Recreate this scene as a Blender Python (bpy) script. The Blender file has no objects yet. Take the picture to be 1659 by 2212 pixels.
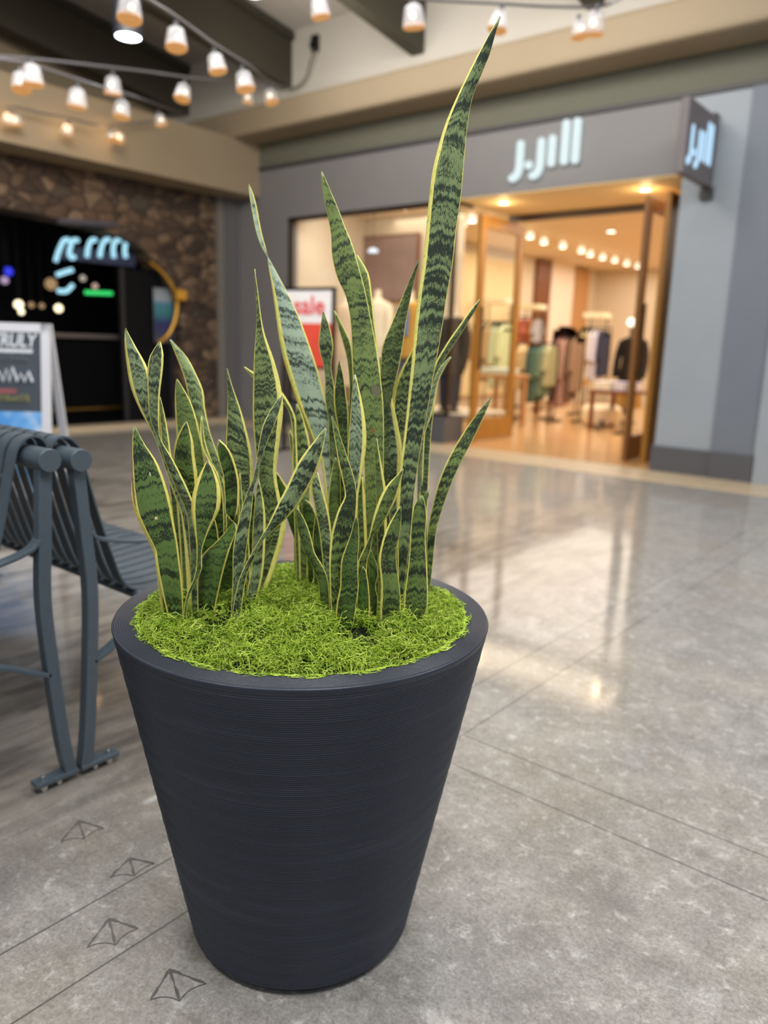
import bpy, bmesh, math, random
from mathutils import Vector, Matrix
import numpy as np

SC = bpy.context.scene
COL = SC.collection
rnd = random.Random(11)

# ------------------------------------------------------------------ objects
def tag(o, label=None, cat=None, group=None, kind=None):
    if label: o['label'] = label
    if cat: o['category'] = cat
    if group: o['group'] = group
    if kind: o['kind'] = kind
    return o

def empty(name, loc=(0, 0, 0), rz=0.0, label=None, cat=None, group=None, kind=None):
    o = bpy.data.objects.new(name, None); COL.objects.link(o)
    o.location = loc; o.rotation_euler = (0, 0, rz); o.empty_display_size = .05
    return tag(o, label, cat, group, kind)

def link(name, me, mat, parent=None):
    o = bpy.data.objects.new(name, me); COL.objects.link(o)
    if mat is not None: me.materials.append(mat)
    if parent is not None: o.parent = parent
    return o

def obj(name, bm, mat, parent=None, smooth=False, bevel=0.0, auto=True):
    me = bpy.data.meshes.new(name)
    bmesh.ops.recalc_face_normals(bm, faces=bm.faces[:])
    if smooth:
        for f in bm.faces: f.smooth = True
        if auto:
            for e in bm.edges:
                if len(e.link_faces) == 2 and e.calc_face_angle(0) > math.radians(40): e.smooth = False
    bm.to_mesh(me); bm.free()
    o = link(name, me, mat, parent)
    if bevel:
        b = o.modifiers.new('Bevel', 'BEVEL'); b.width = bevel; b.segments = 2; b.limit_method = 'ANGLE'
    return o

def struct(name, bm, mat, parent=None, label=None, **k):
    o = obj(name, bm, mat, parent, **k)
    if parent is None: o['kind'] = 'structure'
    if label: o['label'] = label
    return o

def copy_tree(o, parent=None):
    c = o.copy(); COL.objects.link(c); c.parent = parent
    for ch in list(o.children):
        copy_tree(ch, c)
    return c

# ------------------------------------------------------------------ shapes
def B(): return bmesh.new()

def box(bm, x0, x1, y0, y1, z0, z1):
    vs = [bm.verts.new((x, y, z)) for z in (z0, z1) for (x, y) in ((x0, y0), (x1, y0), (x1, y1), (x0, y1))]
    for q in ((3, 2, 1, 0), (4, 5, 6, 7), (0, 1, 5, 4), (1, 2, 6, 5), (2, 3, 7, 6), (3, 0, 4, 7)):
        bm.faces.new([vs[i] for i in q])
    return bm

def obox(bm, c, ax, ay, az):
    """box from a centre and three half-axis vectors"""
    c, ax, ay, az = Vector(c), Vector(ax), Vector(ay), Vector(az)
    vs = [bm.verts.new(c + sx * ax + sy * ay + sz * az) for sz in (-1, 1) for (sx, sy) in ((-1, -1), (1, -1), (1, 1), (-1, 1))]
    for q in ((3, 2, 1, 0), (4, 5, 6, 7), (0, 1, 5, 4), (1, 2, 6, 5), (2, 3, 7, 6), (3, 0, 4, 7)):
        bm.faces.new([vs[i] for i in q])
    return bm

def tube(bm, pts, r, n=10, cap=True, radii=None):
    pts = [Vector(p) for p in pts]; rings = []
    up = None
    for i, p in enumerate(pts):
        d = (pts[min(i + 1, len(pts) - 1)] - pts[max(i - 1, 0)]).normalized()
        if up is None:
            up = Vector((0, 0, 1)) if abs(d.z) < .9 else Vector((1, 0, 0))
        a = d.cross(up)
        if a.length < 1e-6: a = d.cross(Vector((0, 1, 0)))
        a.normalize(); b = a.cross(d).normalized(); up = b
        rr = radii[i] if radii else r
        rings.append([bm.verts.new(p + rr * (math.cos(2 * math.pi * k / n) * a + math.sin(2 * math.pi * k / n) * b)) for k in range(n)])
    for r0, r1 in zip(rings, rings[1:]):
        for k in range(n):
            bm.faces.new((r0[k], r0[(k + 1) % n], r1[(k + 1) % n], r1[k]))
    if cap:
        bm.faces.new(rings[0][::-1]); bm.faces.new(rings[-1])
    return bm

def lathe(bm, prof, n=32, c=(0, 0, 0), closed=False):
    rings = []
    for (r, z) in prof:
        if r < 1e-6: rings.append([bm.verts.new((c[0], c[1], c[2] + z))])
        else: rings.append([bm.verts.new((c[0] + r * math.cos(2 * math.pi * k / n), c[1] + r * math.sin(2 * math.pi * k / n), c[2] + z)) for k in range(n)])
    for a, b in zip(rings, rings[1:]):
        for k in range(n):
            k2 = (k + 1) % n
            if len(a) == 1 and len(b) == 1: continue
            if len(a) == 1: bm.faces.new((a[0], b[k2], b[k]))
            elif len(b) == 1: bm.faces.new((a[k], a[k2], b[0]))
            else: bm.faces.new((a[k], a[k2], b[k2], b[k]))
    return bm

def bar(bm, pts, w, t, side):
    """flat bar swept along pts: w across the vector 'side', t along the normal"""
    pts = [Vector(p) for p in pts]; side = Vector(side).normalized(); rings = []
    for i, p in enumerate(pts):
        d = (pts[min(i + 1, len(pts) - 1)] - pts[max(i - 1, 0)]).normalized()
        n = d.cross(side).normalized()
        rings.append([bm.verts.new(p + sx * w / 2 * side + sn * t / 2 * n) for sx, sn in ((-1, -1), (1, -1), (1, 1), (-1, 1))])
    for a, b in zip(rings, rings[1:]):
        for k in range(4): bm.faces.new((a[k], a[(k + 1) % 4], b[(k + 1) % 4], b[k]))
    bm.faces.new(rings[0][::-1]); bm.faces.new(rings[-1])
    return bm

def smooth_path(pts, n=8):
    P = [Vector(p) for p in pts]; out = []
    for i in range(len(P) - 1):
        p0 = P[max(i - 1, 0)]; p1 = P[i]; p2 = P[i + 1]; p3 = P[min(i + 2, len(P) - 1)]
        for k in range(n):
            t = k / n
            out.append(.5 * ((2 * p1) + (p2 - p0) * t + (2 * p0 - 5 * p1 + 4 * p2 - p3) * t * t + (3 * p1 - p0 - 3 * p2 + p3) * t ** 3))
    out.append(P[-1]); return out

def prism(bm, poly, f0, f1):
    """poly: 2D points; f0/f1 map a 2D point to 3D for the two sides"""
    a = [bm.verts.new(f0(p)) for p in poly]; b = [bm.verts.new(f1(p)) for p in poly]
    bm.faces.new(a[::-1]); bm.faces.new(b)
    n = len(poly)
    for k in range(n): bm.faces.new((a[k], a[(k + 1) % n], b[(k + 1) % n], b[k]))
    return bm

def stroke_outline(path, w, rnd_caps=(True, True), n=8):
    """outline polygon of a 2D path of width w with rounded ends"""
    P = [Vector((p[0], p[1])) for p in path]; L = []; Rr = []
    for i, p in enumerate(P):
        d = (P[min(i + 1, len(P) - 1)] - P[max(i - 1, 0)]).normalized(); nn = Vector((-d.y, d.x))
        L.append(p + nn * w / 2); Rr.append(p - nn * w / 2)
    out = list(L)
    d = (P[-1] - P[-2]).normalized()
    if rnd_caps[1]:
        a0 = math.atan2(d.x, -d.y)
        for k in range(1, n): out.append(P[-1] + w / 2 * Vector((math.cos(a0 - math.pi * k / n), math.sin(a0 - math.pi * k / n))))
    out += Rr[::-1]
    d = (P[0] - P[1]).normalized()
    if rnd_caps[0]:
        a0 = math.atan2(d.x, -d.y)
        for k in range(1, n): out.append(P[0] + w / 2 * Vector((math.cos(a0 - math.pi * k / n), math.sin(a0 - math.pi * k / n))))
    return [(v.x, v.y) for v in out]

# ------------------------------------------------------------------ materials
def s2l(c):
    return tuple((x / 12.92 if x <= .04045 else ((x + .055) / 1.055) ** 2.4) for x in c)
def C(r, g, b): return (*s2l((r / 255, g / 255, b / 255)), 1.0)

class N:
    def __init__(s, name):
        s.m = bpy.data.materials.new(name); s.m.use_nodes = True
        s.t = s.m.node_tree; s.bsdf = s.t.nodes['Principled BSDF']; s.out = s.t.nodes['Material Output']
    def n(s, typ, **kw):
        nd = s.t.nodes.new(typ)
        for k, v in kw.items():
            if k == 'inp':
                for kk, vv in v.items():
                    if hasattr(vv, 'is_output'): s.t.links.new(vv, nd.inputs[kk])
                    else: nd.inputs[kk].default_value = vv
            else: setattr(nd, k, v)
        return nd
    def l(s, a, b): s.t.links.new(a, b)
    def math(s, op, a, b=None, c=None, clamp=False):
        nd = s.t.nodes.new('ShaderNodeMath'); nd.operation = op; nd.use_clamp = clamp
        for i, v in enumerate((a, b, c)):
            if v is None: continue
            if hasattr(v, 'is_output'): s.t.links.new(v, nd.inputs[i])
            else: nd.inputs[i].default_value = v
        return nd.outputs[0]
    def mix(s, f, a, b):
        nd = s.t.nodes.new('ShaderNodeMix'); nd.data_type = 'RGBA'
        for i, v in ((0, f), (6, a), (7, b)):
            if hasattr(v, 'is_output'): s.t.links.new(v, nd.inputs[i])
            else: nd.inputs[i].default_value = v
        return nd.outputs[2]
    def noise(s, vec, scale, detail=2, rough=.5, dist=0, dim='3D'):
        nd = s.n('ShaderNodeTexNoise', noise_dimensions=dim)
        nd.inputs['Scale'].default_value = scale; nd.inputs['Detail'].default_value = detail
        nd.inputs['Roughness'].default_value = rough; nd.inputs['Distortion'].default_value = dist
        if vec is not None: s.l(vec, nd.inputs['Vector'])
        return nd.outputs['Fac']
    def ramp(s, f, *stops):
        nd = s.n('ShaderNodeValToRGB'); e = nd.color_ramp.elements
        while len(e) < len(stops): e.new(.5)
        for i, (p, c) in enumerate(stops): e[i].position = p; e[i].color = c
        s.l(f, nd.inputs[0]); return nd.outputs[0]
    def ss(s, v, a, b):
        nd = s.n('ShaderNodeMapRange', interpolation_type='SMOOTHSTEP')
        s.l(v, nd.inputs[0]); nd.inputs[1].default_value = a; nd.inputs[2].default_value = b
        return nd.outputs[0]
    def set(s, **kw):
        for k, v in kw.items():
            i = s.bsdf.inputs[k.replace('_', ' ')]
            if hasattr(v, 'is_output'): s.l(v, i)
            else: i.default_value = v
        return s
    def bump(s, h, strength=.3, dist=.01):
        nd = s.n('ShaderNodeBump'); nd.inputs['Strength'].default_value = strength; nd.inputs['Distance'].default_value = dist
        s.l(h, nd.inputs['Height']); s.l(nd.outputs[0], s.bsdf.inputs['Normal'])
    def pos(s):
        return s.n('ShaderNodeNewGeometry').outputs['Position']
    def objc(s):
        return s.n('ShaderNodeTexCoord').outputs['Object']

def plain(name, col, rough=.5, metal=0.0, var=.12, vs=30, spec=.5, bumpy=0):
    m = N(name); f = m.noise(m.objc(), vs, 3)
    d = tuple(max(0, c * (1 - var)) for c in col[:3]) + (1,); u = tuple(min(1, c * (1 + var)) for c in col[:3]) + (1,)
    m.set(Base_Color=m.mix(f, d, u), Roughness=rough, Metallic=metal, Specular_IOR_Level=spec)
    if bumpy: m.bump(m.noise(m.objc(), vs * 4, 3), bumpy, .005)
    return m.m

def emit(name, col, strength, var=0.0):
    m = N(name)
    m.set(Base_Color=(0.02, 0.02, 0.02, 1), Roughness=.6)
    f = m.noise(m.objc(), 3, 1)
    m.set(Emission_Color=m.mix(f, col, tuple(c * (1 - var) for c in col[:3]) + (1,)), Emission_Strength=strength)
    return m.m

def glassy(name, col, alpha=.12, rough=.02):
    """thin pane: mostly clear, with a mirror sheen"""
    m = N(name); t = m.t
    tr = m.n('ShaderNodeBsdfTransparent'); tr.inputs[0].default_value = (*[1 - (1 - c) * .25 for c in col[:3]], 1)
    gl = m.n('ShaderNodeBsdfGlossy'); gl.inputs['Roughness'].default_value = rough; gl.inputs[0].default_value = (.9, .95, 1, 1)
    fr = m.n('ShaderNodeFresnel'); fr.inputs[0].default_value = 1.18
    mx = m.n('ShaderNodeMixShader'); f = m.math('ADD', fr.outputs[0], alpha * .2, clamp=True)
    m.l(f, mx.inputs[0]); m.l(tr.outputs[0], mx.inputs[1]); m.l(gl.outputs[0], mx.inputs[2])
    m.l(mx.outputs[0], m.out.inputs[0]); return m.m

# polished stained concrete with saw-cut joints
def mat_floor():
    m = N('polished_concrete'); P = m.pos()
    big = m.noise(P, 1.3, 4, .6); mid = m.noise(P, 6, 6, .65, .6); fine = m.noise(P, 85, 3, .6); speck = m.noise(P, 150, 4, .75); mott = m.noise(P, 26, 6, .72, .4)
    col = m.ramp(mid, (.28, C(120, 117, 112)), (.48, C(138, 135, 130)), (.62, C(152, 149, 144)), (.78, C(168, 166, 161)))
    warm = m.mix(m.math('MULTIPLY', m.ss(big, .42, .66), .5), col, C(150, 141, 128))
    nd = m.n('ShaderNodeMix', data_type='RGBA', blend_type='MULTIPLY'); nd.inputs[0].default_value = .55
    m.l(warm, nd.inputs[6]); m.l(m.ramp(fine, (.3, (.55, .55, .55, 1)), (.7, (1.2, 1.2, 1.2, 1))), nd.inputs[7])
    nd2 = m.n('ShaderNodeMix', data_type='RGBA', blend_type='MULTIPLY'); nd2.inputs[0].default_value = .6
    wh = m.mix(m.math('MULTIPLY', m.ss(mott, .52, .72), .75), nd.outputs[2], C(190, 189, 184)); wh = m.mix(m.math('MULTIPLY', m.ss(mott, .46, .30), .6), wh, C(104, 100, 94)); m.l(wh, nd2.inputs[6]); m.l(m.ramp(speck, (.34, (.6, .6, .6, 1)), (.5, (1, 1, 1, 1)), (.66, (1.35, 1.35, 1.35, 1))), nd2.inputs[7])
    # darker, browner bar side: bench slat shadows and dim reflections painted into the colour
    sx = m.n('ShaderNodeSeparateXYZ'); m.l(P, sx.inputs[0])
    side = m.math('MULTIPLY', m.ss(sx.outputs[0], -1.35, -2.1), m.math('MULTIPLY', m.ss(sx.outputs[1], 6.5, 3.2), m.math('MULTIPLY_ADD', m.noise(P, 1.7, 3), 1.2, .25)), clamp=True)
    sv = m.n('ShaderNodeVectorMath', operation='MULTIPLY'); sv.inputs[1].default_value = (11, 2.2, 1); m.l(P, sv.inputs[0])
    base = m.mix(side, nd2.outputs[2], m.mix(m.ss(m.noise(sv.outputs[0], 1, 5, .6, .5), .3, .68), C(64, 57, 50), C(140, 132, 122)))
    jl = None
    for ax, v in ((0, -1.395), (0, -1.221), (1, 1.925), (1, 1.757), (0, -5.6), (0, -5.43), (1, 6.3), (1, 6.12)):
        d = m.math('ABSOLUTE', m.math('SUBTRACT', sx.outputs[ax], v)); k = m.math('SUBTRACT', 1.0, m.ss(d, .0012, .0034))
        if ax == 1 and v > 1.9 and v < 2: k = m.math('MULTIPLY', k, m.math('GREATER_THAN', sx.outputs[0], -1.221))
        if ax == 1 and v > 1.7 and v < 1.8: k = m.math('MULTIPLY', k, m.math('GREATER_THAN', sx.outputs[0], -1.395))
        jl = k if jl is None else m.math('MAXIMUM', jl, k)
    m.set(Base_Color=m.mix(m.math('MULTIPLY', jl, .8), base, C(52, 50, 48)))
    m.set(Roughness=.5, Specular_IOR_Level=.4, Coat_Weight=m.math('MULTIPLY_ADD', mid, .5, .45), Coat_Roughness=m.math('MULTIPLY_ADD', mid, .12, .02), Coat_IOR=1.55)
    h = m.math('ADD', m.math('MULTIPLY', fine, .35), m.math('MULTIPLY', mid, 1.0)); h = m.math('SUBTRACT', h, m.math('MULTIPLY', jl, 2.0))
    m.bump(h, .06, .004)
    return m.m

def mat_leaf():
    """banded snake-plant leaf: u across (0..1), v along in metres; the per-leaf look comes from object properties"""
    m = N('snake_plant_leaf')
    uv = m.n('ShaderNodeUVMap', uv_map='UVMap').outputs[0]; s = m.n('ShaderNodeSeparateXYZ'); m.l(uv, s.inputs[0]); u, v = s.outputs[0], s.outputs[1]
    at = lambda nme: m.n('ShaderNodeAttribute', attribute_type='OBJECT', attribute_name=nme).outputs['Fac']
    pale, dark, green, ml, mr, dens, seed, scar, mlb, mrb, bf = [at(k) for k in ('pale', 'dark', 'green', 'ml', 'mr', 'dens', 'seed', 'scar', 'mlb', 'mrb', 'bf')]
    def vec(x, y, z):
        c = m.n('ShaderNodeCombineXYZ')
        for i, q in enumerate((x, y, z)):
            if hasattr(q, 'is_output'): m.l(q, c.inputs[i])
            else: c.inputs[i].default_value = q
        return c.outputs[0]
    # zigzag cross bands with feathered, streaky edges
    zig = m.noise(vec(m.math('MULTIPLY', u, 3.2), m.math('MULTIPLY', v, 7), seed), 1.6, 2)
    zig2 = m.noise(vec(m.math('MULTIPLY', u, 11), m.math('MULTIPLY', v, 10), seed), 1.5, 2)
    t = m.math('ADD', v, m.math('ADD', m.math('ADD', m.math('MULTIPLY', zig, .026), m.math('MULTIPLY', m.math('ABSOLUTE', m.math('SUBTRACT', u, .5)), .012)), m.math('MULTIPLY', zig2, .013)))
    band = m.noise(vec(m.math('MULTIPLY', t, bf), seed, 0), 1.0, 2, .55)
    streak = m.noise(vec(m.math('MULTIPLY', u, 62), m.math('MULTIPLY', v, 110), seed), 1.0, 3, .65)
    spk = m.noise(vec(m.math('MULTIPLY', u, 70), m.math('MULTIPLY', v, 700), seed), 1.0, 2, .6)
    b = m.math('ADD', band, m.math('MULTIPLY', m.math('SUBTRACT', streak, .5), .85))
    b = m.math('ADD', b, m.math('MULTIPLY', m.math('SUBTRACT', spk, .5), .30))
    b = m.math('ADD', b, dens)
    b = m.math('ADD', b, m.math('MULTIPLY', m.math('SUBTRACT', m.noise(vec(m.math('MULTIPLY', u, 2), m.math('MULTIPLY', v, 16), seed), 1, 2), .5), .26))
    mask = m.ss(b, .50, .55)
    light = m.mix(pale, C(138, 156, 92), C(172, 190, 166)); light = m.mix(green, light, C(122, 140, 62)); light = m.mix(m.math('MULTIPLY', dark, .95), light, C(56, 92, 18))
    lowf = m.noise(vec(m.math('MULTIPLY', u, 3), m.math('MULTIPLY', v, 12), seed), 1, 3)
    light = m.mix(m.math('MULTIPLY', lowf, .5), light, m.mix(pale, C(92, 114, 62), C(136, 160, 142)))
    drk = m.mix(dark, m.mix(pale, C(22, 34, 25), C(38, 54, 46)), C(10, 25, 7))
    body = m.mix(m.math('MULTIPLY', mask, .95), light, drk)
    # yellow margins, ragged on the inside, some of them widening towards the base
    low = m.math('SUBTRACT', 1.0, m.ss(v, .06, .26))
    ml = m.math('MULTIPLY', ml, m.math('MULTIPLY_ADD', low, mlb, 1.0)); mr = m.math('MULTIPLY', mr, m.math('MULTIPLY_ADD', low, mrb, 1.0))
    wob = m.math('MULTIPLY', m.math('SUBTRACT', m.noise(vec(m.math('MULTIPLY', v, 55), seed, 0), 1, 3, .6), .5), .035)
    dl = m.math('SUBTRACT', m.math('ADD', ml, wob), u); dr = m.math('SUBTRACT', m.math('ADD', mr, wob), m.math('SUBTRACT', 1.0, u))
    mg = m.math('MAXIMUM', m.ss(dl, -.006, .012), m.ss(dr, -.006, .012))
    ycol = m.mix(m.ss(m.noise(vec(m.math('MULTIPLY', u, 14), m.math('MULTIPLY', v, 110), seed), 1, 3, .6), .48, .72), C(240, 230, 128), C(196, 206, 88))
    ycol = m.mix(m.math('MULTIPLY', dark, .45), ycol, C(222, 198, 92))
    # pale green hairline between margin and body
    col = m.mix(mg, body, ycol)
    # dry tan scars (only on leaves that carry one)
    def blot(which, cu, cv, ru, rv):
        dx = m.math('DIVIDE', m.math('SUBTRACT', u, cu), ru); dy = m.math('DIVIDE', m.math('SUBTRACT', v, cv), rv)
        q = m.math('ADD', m.math('MULTIPLY', dx, dx), m.math('MULTIPLY', dy, dy)); q = m.math('ADD', q, m.math('MULTIPLY', m.math('SUBTRACT', streak, .5), 2.2))
        k = m.math('SUBTRACT', 1.0, m.ss(q, .75, 1.05))
        return m.math('MULTIPLY', k, m.math('LESS_THAN', m.math('ABSOLUTE', m.math('SUBTRACT', scar, which)), .5))
    for w, cu, cv, ru, rv, cc in ((2, .78, .462, .20, .011, C(112, 112, 84)), (2, .50, .385, .07, .006, C(142, 96, 58)), (1, .47, .235, .045, .003, C(214, 196, 150)), (1, .60, .315, .022, .004, C(206, 206, 170)), (1, .02, .33, .05, .07, C(150, 118, 84)), (3, .03, 1.16, .10, .04, C(190, 132, 50))):
        col = m.mix(blot(w, cu, cv, ru, rv), col, cc)
    m.set(Base_Color=col, Roughness=m.math('MULTIPLY_ADD', streak, .2, .30), Specular_IOR_Level=.45)
    m.set(Subsurface_Weight=.0)
    rib = m.noise(vec(m.math('MULTIPLY', u, 26), m.math('MULTIPLY', v, 3), seed), 1, 2)
    m.bump(m.math('ADD', rib, m.math('MULTIPLY', streak, .25)), .12, .002)
    return m.m

def mat_moss():
    m = N('reindeer_moss'); at = m.n('ShaderNodeAttribute', attribute_type='GEOMETRY', attribute_name='tint').outputs['Fac']
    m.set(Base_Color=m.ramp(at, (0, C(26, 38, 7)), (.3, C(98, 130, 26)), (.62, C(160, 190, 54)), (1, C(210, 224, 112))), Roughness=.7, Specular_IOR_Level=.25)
    return m.m

def mat_stone():
    m = N('fieldstone_wall'); P = m.pos()
    s = m.n('ShaderNodeSeparateXYZ'); m.l(P, s.inputs[0])
    c = m.n('ShaderNodeCombineXYZ'); m.l(s.outputs[1], c.inputs[0]); m.l(s.outputs[2], c.inputs[1])
    wv = m.n('ShaderNodeMix', data_type='VECTOR'); wv.inputs[0].default_value = .12
    nn = m.n('ShaderNodeTexNoise'); nn.inputs['Scale'].default_value = 3; m.l(c.outputs[0], nn.inputs['Vector'])
    m.l(c.outputs[0], wv.inputs[4]); m.l(nn.outputs['Color'], wv.inputs[5])
    sc = m.n('ShaderNodeVectorMath', operation='MULTIPLY'); sc.inputs[1].default_value = (5.2, 8.0, 1); m.l(wv.outputs[1], sc.inputs[0])
    v = m.n('ShaderNodeTexVoronoi', feature='F1'); v.inputs['Scale'].default_value = 1; m.l(sc.outputs[0], v.inputs['Vector'])
    e = m.n('ShaderNodeTexVoronoi', feature='DISTANCE_TO_EDGE'); e.inputs['Scale'].default_value = 1; m.l(sc.outputs[0], e.inputs['Vector'])
    sp = m.n('ShaderNodeSeparateColor'); m.l(v.outputs['Color'], sp.inputs[0])
    col = m.ramp(sp.outputs[0], (0, C(60, 46, 37)), (.35, C(94, 73, 57)), (.6, C(126, 98, 75)), (.8, C(152, 126, 99)), (1, C(78, 69, 58)))
    col = m.mix(m.math('MULTIPLY', m.noise(P, 14, 4), .6), col, C(70, 58, 48))
    col = m.mix(m.ss(e.outputs[0], .0, .09), C(50, 41, 34), col)
    m.set(Base_Color=col, Roughness=.85); m.bump(m.math('ADD', m.ss(e.outputs[0], 0, .2), m.noise(P, 30, 3)), .6, .04)
    return m.m

def mat_wood(name, a, b, scale=14, rough=.35, stretch=(1, 1, .06)):
    m = N(name); sc = m.n('ShaderNodeVectorMath', operation='MULTIPLY'); sc.inputs[1].default_value = stretch; m.l(m.objc(), sc.inputs[0])
    f = m.noise(sc.outputs[0], scale, 5, .6, 1.2); m.set(Base_Color=m.mix(f, a, b), Roughness=rough); return m.m

FLOOR = mat_floor(); LEAF = mat_leaf(); MOSS = mat_moss(); STONE = mat_stone()
BEIGE = plain('beige_paint', C(160, 143, 117), .7, var=.03, vs=2)
UPPER = plain('upper_wall_paint', C(196, 190, 178), .75, var=.04, vs=2)
GREENG = plain('olive_grey_paint', C(108, 107, 92), .75, var=.04, vs=2)
GREYW = plain('storefront_grey_panel', C(132, 129, 128), .55, var=.04, vs=3)
BLUEG = plain('blue_grey_stone_pier', C(150, 157, 164), .45, var=.05, vs=4)
DKBLUE = plain('darker_grey_wall', C(112, 118, 128), .5, var=.05, vs=4)
DKBASE = plain('dark_grey_plinth', C(84, 84, 88), .45, var=.06, vs=8)
TRIMD = plain('dark_trim_paint', C(66, 64, 64), .5, var=.05)
BEAM = plain('dark_bronze_beam', C(62, 58, 46), .6, var=.08, vs=3)
PLANK = mat_wood('whitewashed_ceiling_board', C(176, 170, 160), C(200, 193, 184), 4, .75, (1, .05, 1))
BRONZE = plain('dark_bronze_metal', C(58, 46, 34), .35, .6, vs=20)
ORWOOD = mat_wood('honey_oak_door', C(138, 92, 26), C(178, 124, 44), 9, .35)
CREAM = plain('warm_cream_wall', C(226, 208, 180), .7, var=.03, vs=2)
SHOPCEIL = plain('shop_ceiling_paint', C(236, 214, 182), .8, var=.02, vs=2)
SHOPFLOOR = mat_wood('glossy_shop_floorboards', C(186, 140, 92), C(214, 172, 122), 3, .16, (.25, 4, 1))
WALNUT = mat_wood('walnut_panel', C(96, 52, 22), C(140, 80, 36), 6, .4)
TAN = mat_wood('tan_oak', C(176, 124, 74), C(206, 154, 98), 6, .4)
BLACK = plain('black_lacquer', C(14, 14, 16), .4, var=.2)
INKY = plain('dim_bar_interior', C(10, 10, 13), .6, var=.3, vs=2)
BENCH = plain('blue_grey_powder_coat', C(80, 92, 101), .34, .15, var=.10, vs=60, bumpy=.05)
BENCHD = plain('blue_grey_powder_coat_shaded', C(70, 80, 88), .45, .1, var=.1, vs=60)  # darker copy of the bench coat, underside shade put into its colour
STEEL = plain('bright_zinc_bolt', C(200, 198, 190), .25, .9)
POT = None
GLASS = glassy('storefront_glass', (.95, .97, .97))
STRIP = mat_wood('limestone_threshold', C(176, 156, 128), C(204, 186, 156), 3, .3, (1, 1, 1))
WHITEP = plain('white_frame_paint', C(214, 216, 222), .5, var=.03)
CHALK = plain('slate_chalkboard', C(66, 74, 84), .7, var=.1, vs=6)
def fabric(nm, c): return plain(nm, c, .85, 0, .12, 25, .2)

# ------------------------------------------------------------------ setting
YW = 8.134      # shop front plane
XL = -9.21      # left bulkhead face
bm = B(); box(bm, -14, 5, -4.5, YW + .0, -.10, 0); fl = struct('floor', bm, FLOOR)
# webbed goose-foot prints stamped into the slab
FOOT = plain('stamped_groove', C(88, 86, 83), .5, var=.35, vs=90, bumpy=.4)
for heel, toes in (
    ((-1.6893, 0.8821, 0), ((-1.6409, 0.8064, 0), (-1.6093, 0.8515, 0), (-1.6139, 0.9066, 0))),
    ((-1.4662, 0.8852, 0), ((-1.4387, 0.8175, 0), (-1.4029, 0.8568, 0), (-1.4061, 0.9128, 0))),
    ((-1.3253, 0.746, 0), ((-1.2856, 0.6731, 0), (-1.2491, 0.7145, 0), (-1.2541, 0.7699, 0))),
    ((-1.1158, 0.7491, 0), ((-1.0817, 0.6823, 0), (-1.0387, 0.717, 0), (-1.034, 0.7741, 0)))):
    bm = B(); up = Vector((0, 0, .0004)); H = Vector(heel); T = [Vector(t) for t in toes]
    for t in T:
        up = up + Vector((0, 0, .0002))
        pp = [H + (t - H) * k / 8 + Vector((rnd.uniform(-.0008, .0008), rnd.uniform(-.0008, .0008), 0)) for k in range(9)]
        for k in range(8):
            w0, w1 = (.0022 + .0012 * math.sin(k * 1.3)), (.0022 + .0012 * math.sin((k + 1) * 1.3))
            d = (t - H).normalized(); nn = Vector((-d.y, d.x, 0))
            vs = [bm.verts.new(q + up) for q in (pp[k] + nn * w0, pp[k] - nn * w0, pp[k + 1] - nn * w1, pp[k + 1] + nn * w1)]
            bm.faces.new(vs)
    for a, b in ((T[0], T[1]), (T[1], T[2])):
        mid = (a + b) / 2 + (H - (a + b) / 2) * .22
        pp = [(1 - k / 10) ** 2 * a + 2 * (1 - k / 10) * (k / 10) * mid + (k / 10) ** 2 * b for k in range(11)]
        for k in range(10):
            d = (pp[k + 1] - pp[k]).normalized(); nn = Vector((-d.y, d.x, 0)) * .0010
            vs = [bm.verts.new(q + up) for q in (pp[k] + nn, pp[k] - nn, pp[k + 1] - nn, pp[k + 1] + nn)]
            bm.faces.new(vs)
    obj('footprint', bm, FOOT, fl)

# pale stone threshold strip along the shop front, and the curb in front of the bar
bm = B(); box(bm, -9.6, 5, 7.40, YW, 0.0, .006); struct('trim_1', bm, STRIP)
bm = B(); box(bm, -9.75, -9.44, -3, 7.9, 0.0, .05); struct('trim_2', bm, STRIP)

# shop front wall
bm = B()
box(bm, -9.21, -2.98, YW, YW + .22, 2.97, 3.66)                 # fascia
box(bm, -9.21, -8.63, YW, YW + .22, 0.0, 2.97)                  # pier at the left of the window
box(bm, -9.66, -9.21, YW, YW + .22, 0.0, 3.30)
struct('wall_back', bm, GREYW)
bm = B(); box(bm, -9.21, 5, YW - .03, YW + .05, 3.655, 3.70); struct('trim_3', bm, TRIMD)
bm = B(); box(bm, -9.6, 5, YW, YW + .22, 3.70, 4.40); struct('wall_back_upper', bm, GREENG)
# right hand pier, bluish stone, then a wall piece in a darker colour
bm = B(); box(bm, -2.98, -2.40, YW, YW + 1.3, .27, 3.655); struct('wall_right_pier', bm, BLUEG)
bm = B(); box(bm, -2.40, -1.98, YW - .02, YW + .3, .27, 3.655); struct('wall_right', bm, DKBLUE)
bm = B(); box(bm, -1.98, 5, YW - .05, YW + .3, 0, 3.655); struct('wall_right_end', bm, BLUEG)
bm = B(); box(bm, -3.0, -2.40, YW - .03, YW + 1.3, 0, .27); box(bm, -2.40, -1.97, YW - .05, YW + .3, 0, .27); struct('baseboard_back', bm, DKBASE)
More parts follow.
